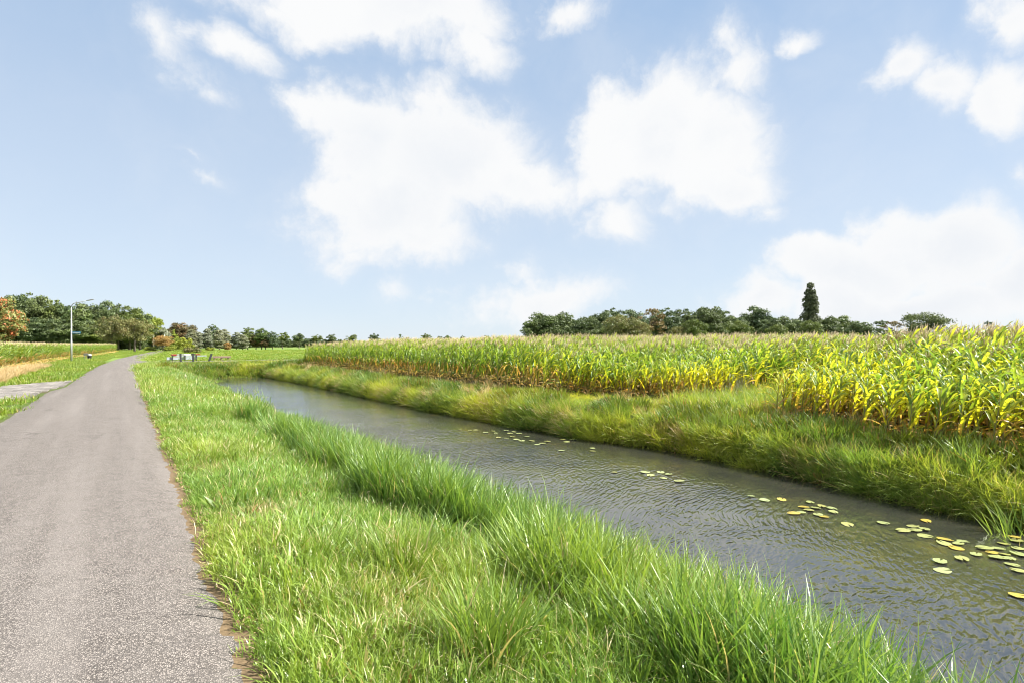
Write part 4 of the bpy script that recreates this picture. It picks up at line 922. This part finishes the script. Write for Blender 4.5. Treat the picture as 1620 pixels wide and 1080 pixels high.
for j, (px, tilt_) in enumerate([(286, -.03), (306, -.06), (330, .30)]):
    yb = 63.2; xb = on_row(px, yb)
    bo = tag(ob('bollard', None, loc=(xb, yb, float(zg(xb, yb))), rot=(0, tilt_, 0)), ['dark wooden bollard by the side road, the one nearest the main road', 'dark wooden bollard by the side road, the middle one', 'dark wooden bollard by the side road, leaning to the right'][j], 'bollard', 'bollards at the side road')
    g = Geo(); g.add(*box_geo(-.085, .085, -.085, .085, -.25, .83, .015)); ob('shaft', g.mesh('bollard_shaft', [M['dark_wood']]), bo)
    g = Geo(); g.add(*box_geo(-.095, .095, -.095, .095, .832, .89, .02)); ob('cap', g.mesh('bollard_cap', [M['dark_wood']]), bo)
YB = 71.0; x0, x1 = on_row(335, YB), on_row(365, YB)
be = tag(ob('bench', None, loc=(x0, YB, -.05)), 'low weathered brown wooden bench beside the side road', 'bench'); Lb = x1 - x0
for j in range(3):
    g = Geo(); g.add(*box_geo(0, Lb, -.24 + .17 * j, -.09 + .17 * j, .40, .48, .008)); ob('seat_plank', g.mesh('seat_plank', [M['brown_wood']]), be)
for fx in (.14, .5, .86):
    g = Geo(); g.add(*box_geo(Lb * fx - .06, Lb * fx + .06, -.2, .2, -.1, .398, .01)); ob('leg', g.mesh('bench_leg', [M['brown_wood']]), be)
g = Geo(); g.add(*box_geo(.05, Lb - .05, -.262, -.242, .28, .42, .005)); ob('apron', g.mesh('bench_apron', [M['brown_wood']]), be)

# ------------------------------------------------------------------ paved driveway at the left
dv = tag(ob('driveway', None, loc=(0, 0, 0)), 'grey paved driveway strip joining the road at the left', None, None, 'structure')
g = Geo(); bw, bl = .2, .3
drvx0 = DRV[3][0] - 6
ru = np.random.default_rng(5); r_ = 0
for yy in np.arange(min(DRV[2][1], DRV[3][1]) - .5, max(p[1] for p in DRV) + 6, bw):
    r_ += 1
    for xx in np.arange(drvx0, -2.0, bl):
        xc = xx + (bl / 2 if r_ % 2 else 0)
        e = float(road_edges(np.array([yy + bw / 2]))[0][0])
        if xc + bl / 2 > e + .02 or not bool(in_drive(np.array([xc]), np.array([yy + bw / 2]))[0]): continue
        h = .012 + ru.normal(0, .002); c = (.005)
        v = np.array([(xc - bl / 2 + c, yy + c, -.06), (xc + bl / 2 - c, yy + c, -.06), (xc + bl / 2 - c, yy + bw - c, -.06), (xc - bl / 2 + c, yy + bw - c, -.06), (xc - bl / 2 + .012, yy + .012, h), (xc + bl / 2 - .012, yy + .012, h), (xc + bl / 2 - .012, yy + bw - .012, h), (xc - bl / 2 + .012, yy + bw - .012, h)])
        g.add(v, [(0, 1, 5, 4), (1, 2, 6, 5), (2, 3, 7, 6), (3, 0, 4, 7), (4, 5, 6, 7)], br=float(ru.random()))
if g.n:
    pv = ob('paving_stones', g.mesh('paving_stones', [M['paver']]), dv); pv['kind'] = 'stuff'

# ------------------------------------------------------------------ water lilies
def pad_mesh(seed):
    r = np.random.default_rng(seed); nseg = 22; V = [(0, 0, .004)]; a0 = .22
    for i in range(nseg + 1):
        a = a0 + (2 * np.pi - 2 * a0) * i / nseg; rr = 1 + .05 * math.sin(3 * a + seed) + .03 * r.normal()
        V.append((rr * 1.12 * math.cos(a), rr * .92 * math.sin(a), .05 * math.sin(2 * a + seed * 2) + .03 * r.normal()))
    F = [(0, i + 1, i + 2) for i in range(nseg)]
    V = np.array(V); V2 = V - (0, 0, .05); n_ = len(V)
    F += [(0 + n_, i + 2 + n_, i + 1 + n_) for i in range(nseg)] + [(i + 1, i + 1 + n_, i + 2 + n_, i + 2) for i in range(nseg)]
    return np.array(list(V) + list(V2)), F
pads_g = [mesh_np('lily_pad_leaf', *pad_mesh(i), [M['pad_green']], smooth=False) for i in range(4)]
pads_y = []
for me in pads_g: m2 = me.copy(); m2.materials[0] = M['pad_yellow']; pads_y.append(m2)
S_ = 2.4537
c1 = [(265, 355), (318, 372), (385, 368), (470, 397), (495, 380), (540, 395), (490, 410), (460, 420), (430, 422), (525, 427), (550, 435), (585, 418), (580, 403), (640, 465), (515, 400)]
c2 = [(778, 460), (855, 490), (895, 472), (900, 488), (940, 485), (940, 510), (945, 452)]
c3 = [(1018, 525), (1015, 540), (1060, 557), (1070, 540), (1088, 531), (1000, 610), (1010, 645), (1085, 600), (1140, 582), (1170, 558), (1205, 575), (1245, 540), (1250, 582), (1225, 595), (1225, 560), (1290, 515), (1297, 530), (1300, 558), (1280, 622), (1270, 600), (1305, 582), (1300, 645), (1305, 742)]
c4 = [(460, 95), (500, 100), (520, 98), (560, 108), (590, 103), (600, 110), (640, 100), (655, 112), (670, 105), (690, 112), (665, 125), (640, 130), (680, 135), (610, 128), (740, 140), (780, 150), (800, 143), (760, 155), (860, 135), (875, 145), (855, 178), (975, 180), (975, 170), (900, 135), (700, 140), (720, 125), (1060, 262), (1180, 262), (1200, 275), (1240, 262), (1270, 270), (1310, 297), (1250, 285)]
ni = 0
def pad(px, py, label, group, yel, size):
    global ni
    x_, y_ = at(px, py, WZ); r = random.Random(ni); ni += 1
    o = ob('lily_pad', (pads_y if yel else pads_g)[ni % 4], loc=(x_, y_, WZ + .012 + .004 * (ni % 3)), rot=(r.gauss(0, .045), r.gauss(0, .045), r.random() * 6.28), scale=(size, size, size * .35))
    tag(o, label, 'lily pad', group)
for (cl, off, desc, grp, sz) in ((c1, 1080, 'lily pad in the scattered patch at mid-water, %s from the left', 'lily pads at mid-water', .073), (c2, 1080, 'lily pad in the small patch between the two larger ones, %s from the left', 'small lily pad patch', .073), (c3, 1080, 'lily pad in the dense patch by the right frame edge, %s from the left', 'lily pads at the frame edge', .076)):
    for j, (u_, v_) in enumerate(sorted(cl)):
        r = random.Random(u_ * 7 + v_); yel = r.random() < .3
        o_ = ORD[j] if j < 20 else ['twenty-first', 'twenty-second', 'twenty-third', 'twenty-fourth'][j - 20]
        pad(off + u_ / S_, 640 + v_ / S_, ('yellow ' if yel else 'green ') + desc % o_, grp, yel, sz * r.uniform(.8, 1.15))
for (u_, v_) in c4:
    r = random.Random(u_ * 7 + v_); pad(540 + u_ / S_, 640 + v_ / S_, 'small yellow-green lily pad in the loose line along the far bank', 'lily pads along the far bank', False, .082 * r.uniform(.7, 1.15))

# ------------------------------------------------------------------ single plants that stand out
def clump(name, px, py, z, seed, n, rad, h, w, mat, label, cat, lean=(0, 0), lean_s=.3, curl=.7):
    x_, y_ = at(px, py, z); V, F, A = blades(seed, n, rad, h, .35, w, lean_s, curl, 6)
    o = ob(name, None, loc=(x_, y_, float(zg(x_, y_)))); bl_ = ob('blades', mesh_np(name, V, F, [mat], A), o); bl_.rotation_euler = (-lean[1], lean[0], 0)
    V, F, A = blades(seed + 1, max(8, n // 8), rad * .8, h * .6, .3, w, .6, 1.4, 5); ob('dead_blades', mesh_np(name + '_dead', V, F, [M['straw']], A), o)
    return tag(o, label, cat)
clump('silver_grass_clump', 1168, 632, 0, 91, 260, .35, .85, .014, M['silver_grass'], 'silvery grey grass clump leaning out of the gap in the maize', 'grass clump', (-.45, .1), .25, .9)
clump('reed_clump', 1618, 800, -.45, 93, 90, .22, .75, .022, M['reed'], 'bright green reed clump hanging over the water at the right frame edge', 'reed clump', (-.3, .1), .3, .7)
clump('grass_tussock', 770, 1030, -.05, 95, 300, .2, .5, .012, M['reed'], 'large bright green grass tussock on the verge at the bottom of the picture', 'grass tussock', (.05, 0), .42, .9)
clump('grass_tussock', 640, 900, -.05, 97, 260, .2, .44, .011, M['reed'], 'darker green grass tussock on the verge left of the reed bank', 'grass tussock', (.05, 0), .38, .9)
for j, (px, py) in enumerate([(1304, 733), (1381, 735), (1383, 749), (1472, 778)]):
    x_, y_ = at(px, py, -.15); o = ob('white_flower', None, loc=(x_ - .12, y_, float(zg(x_, y_)))); tag(o, ['small white flower on the far bank, leftmost of the four', 'small white flower on the far bank, upper of the close pair', 'small white flower on the far bank, lower of the close pair', 'small white flower low on the far bank, rightmost of the four'][j], 'flower', 'white flowers on the far bank')
    g = Geo(); g.add(*tube_geo([(0, 0, -.05), (-.03, 0, .2), (-.1, -.02, .36)], [.004, .0035, .003], 5)); ob('stem', g.mesh('flower_stem', [M['weed']]), o)
    g = Geo(); cpt = np.array((-.1, -.02, .37)); ring = [cpt + .032 * np.array((math.cos(t) * .8 - .3, math.sin(t), math.cos(t) * .5 + .35)) for t in np.linspace(0, 6.28, 11)[:-1]]
    g.add(np.array([cpt] + ring), [(0, i + 1, (i + 1) % 10 + 1) for i in range(10)]); ob('petals', g.mesh('flower_petals', [M['petal']]), o)
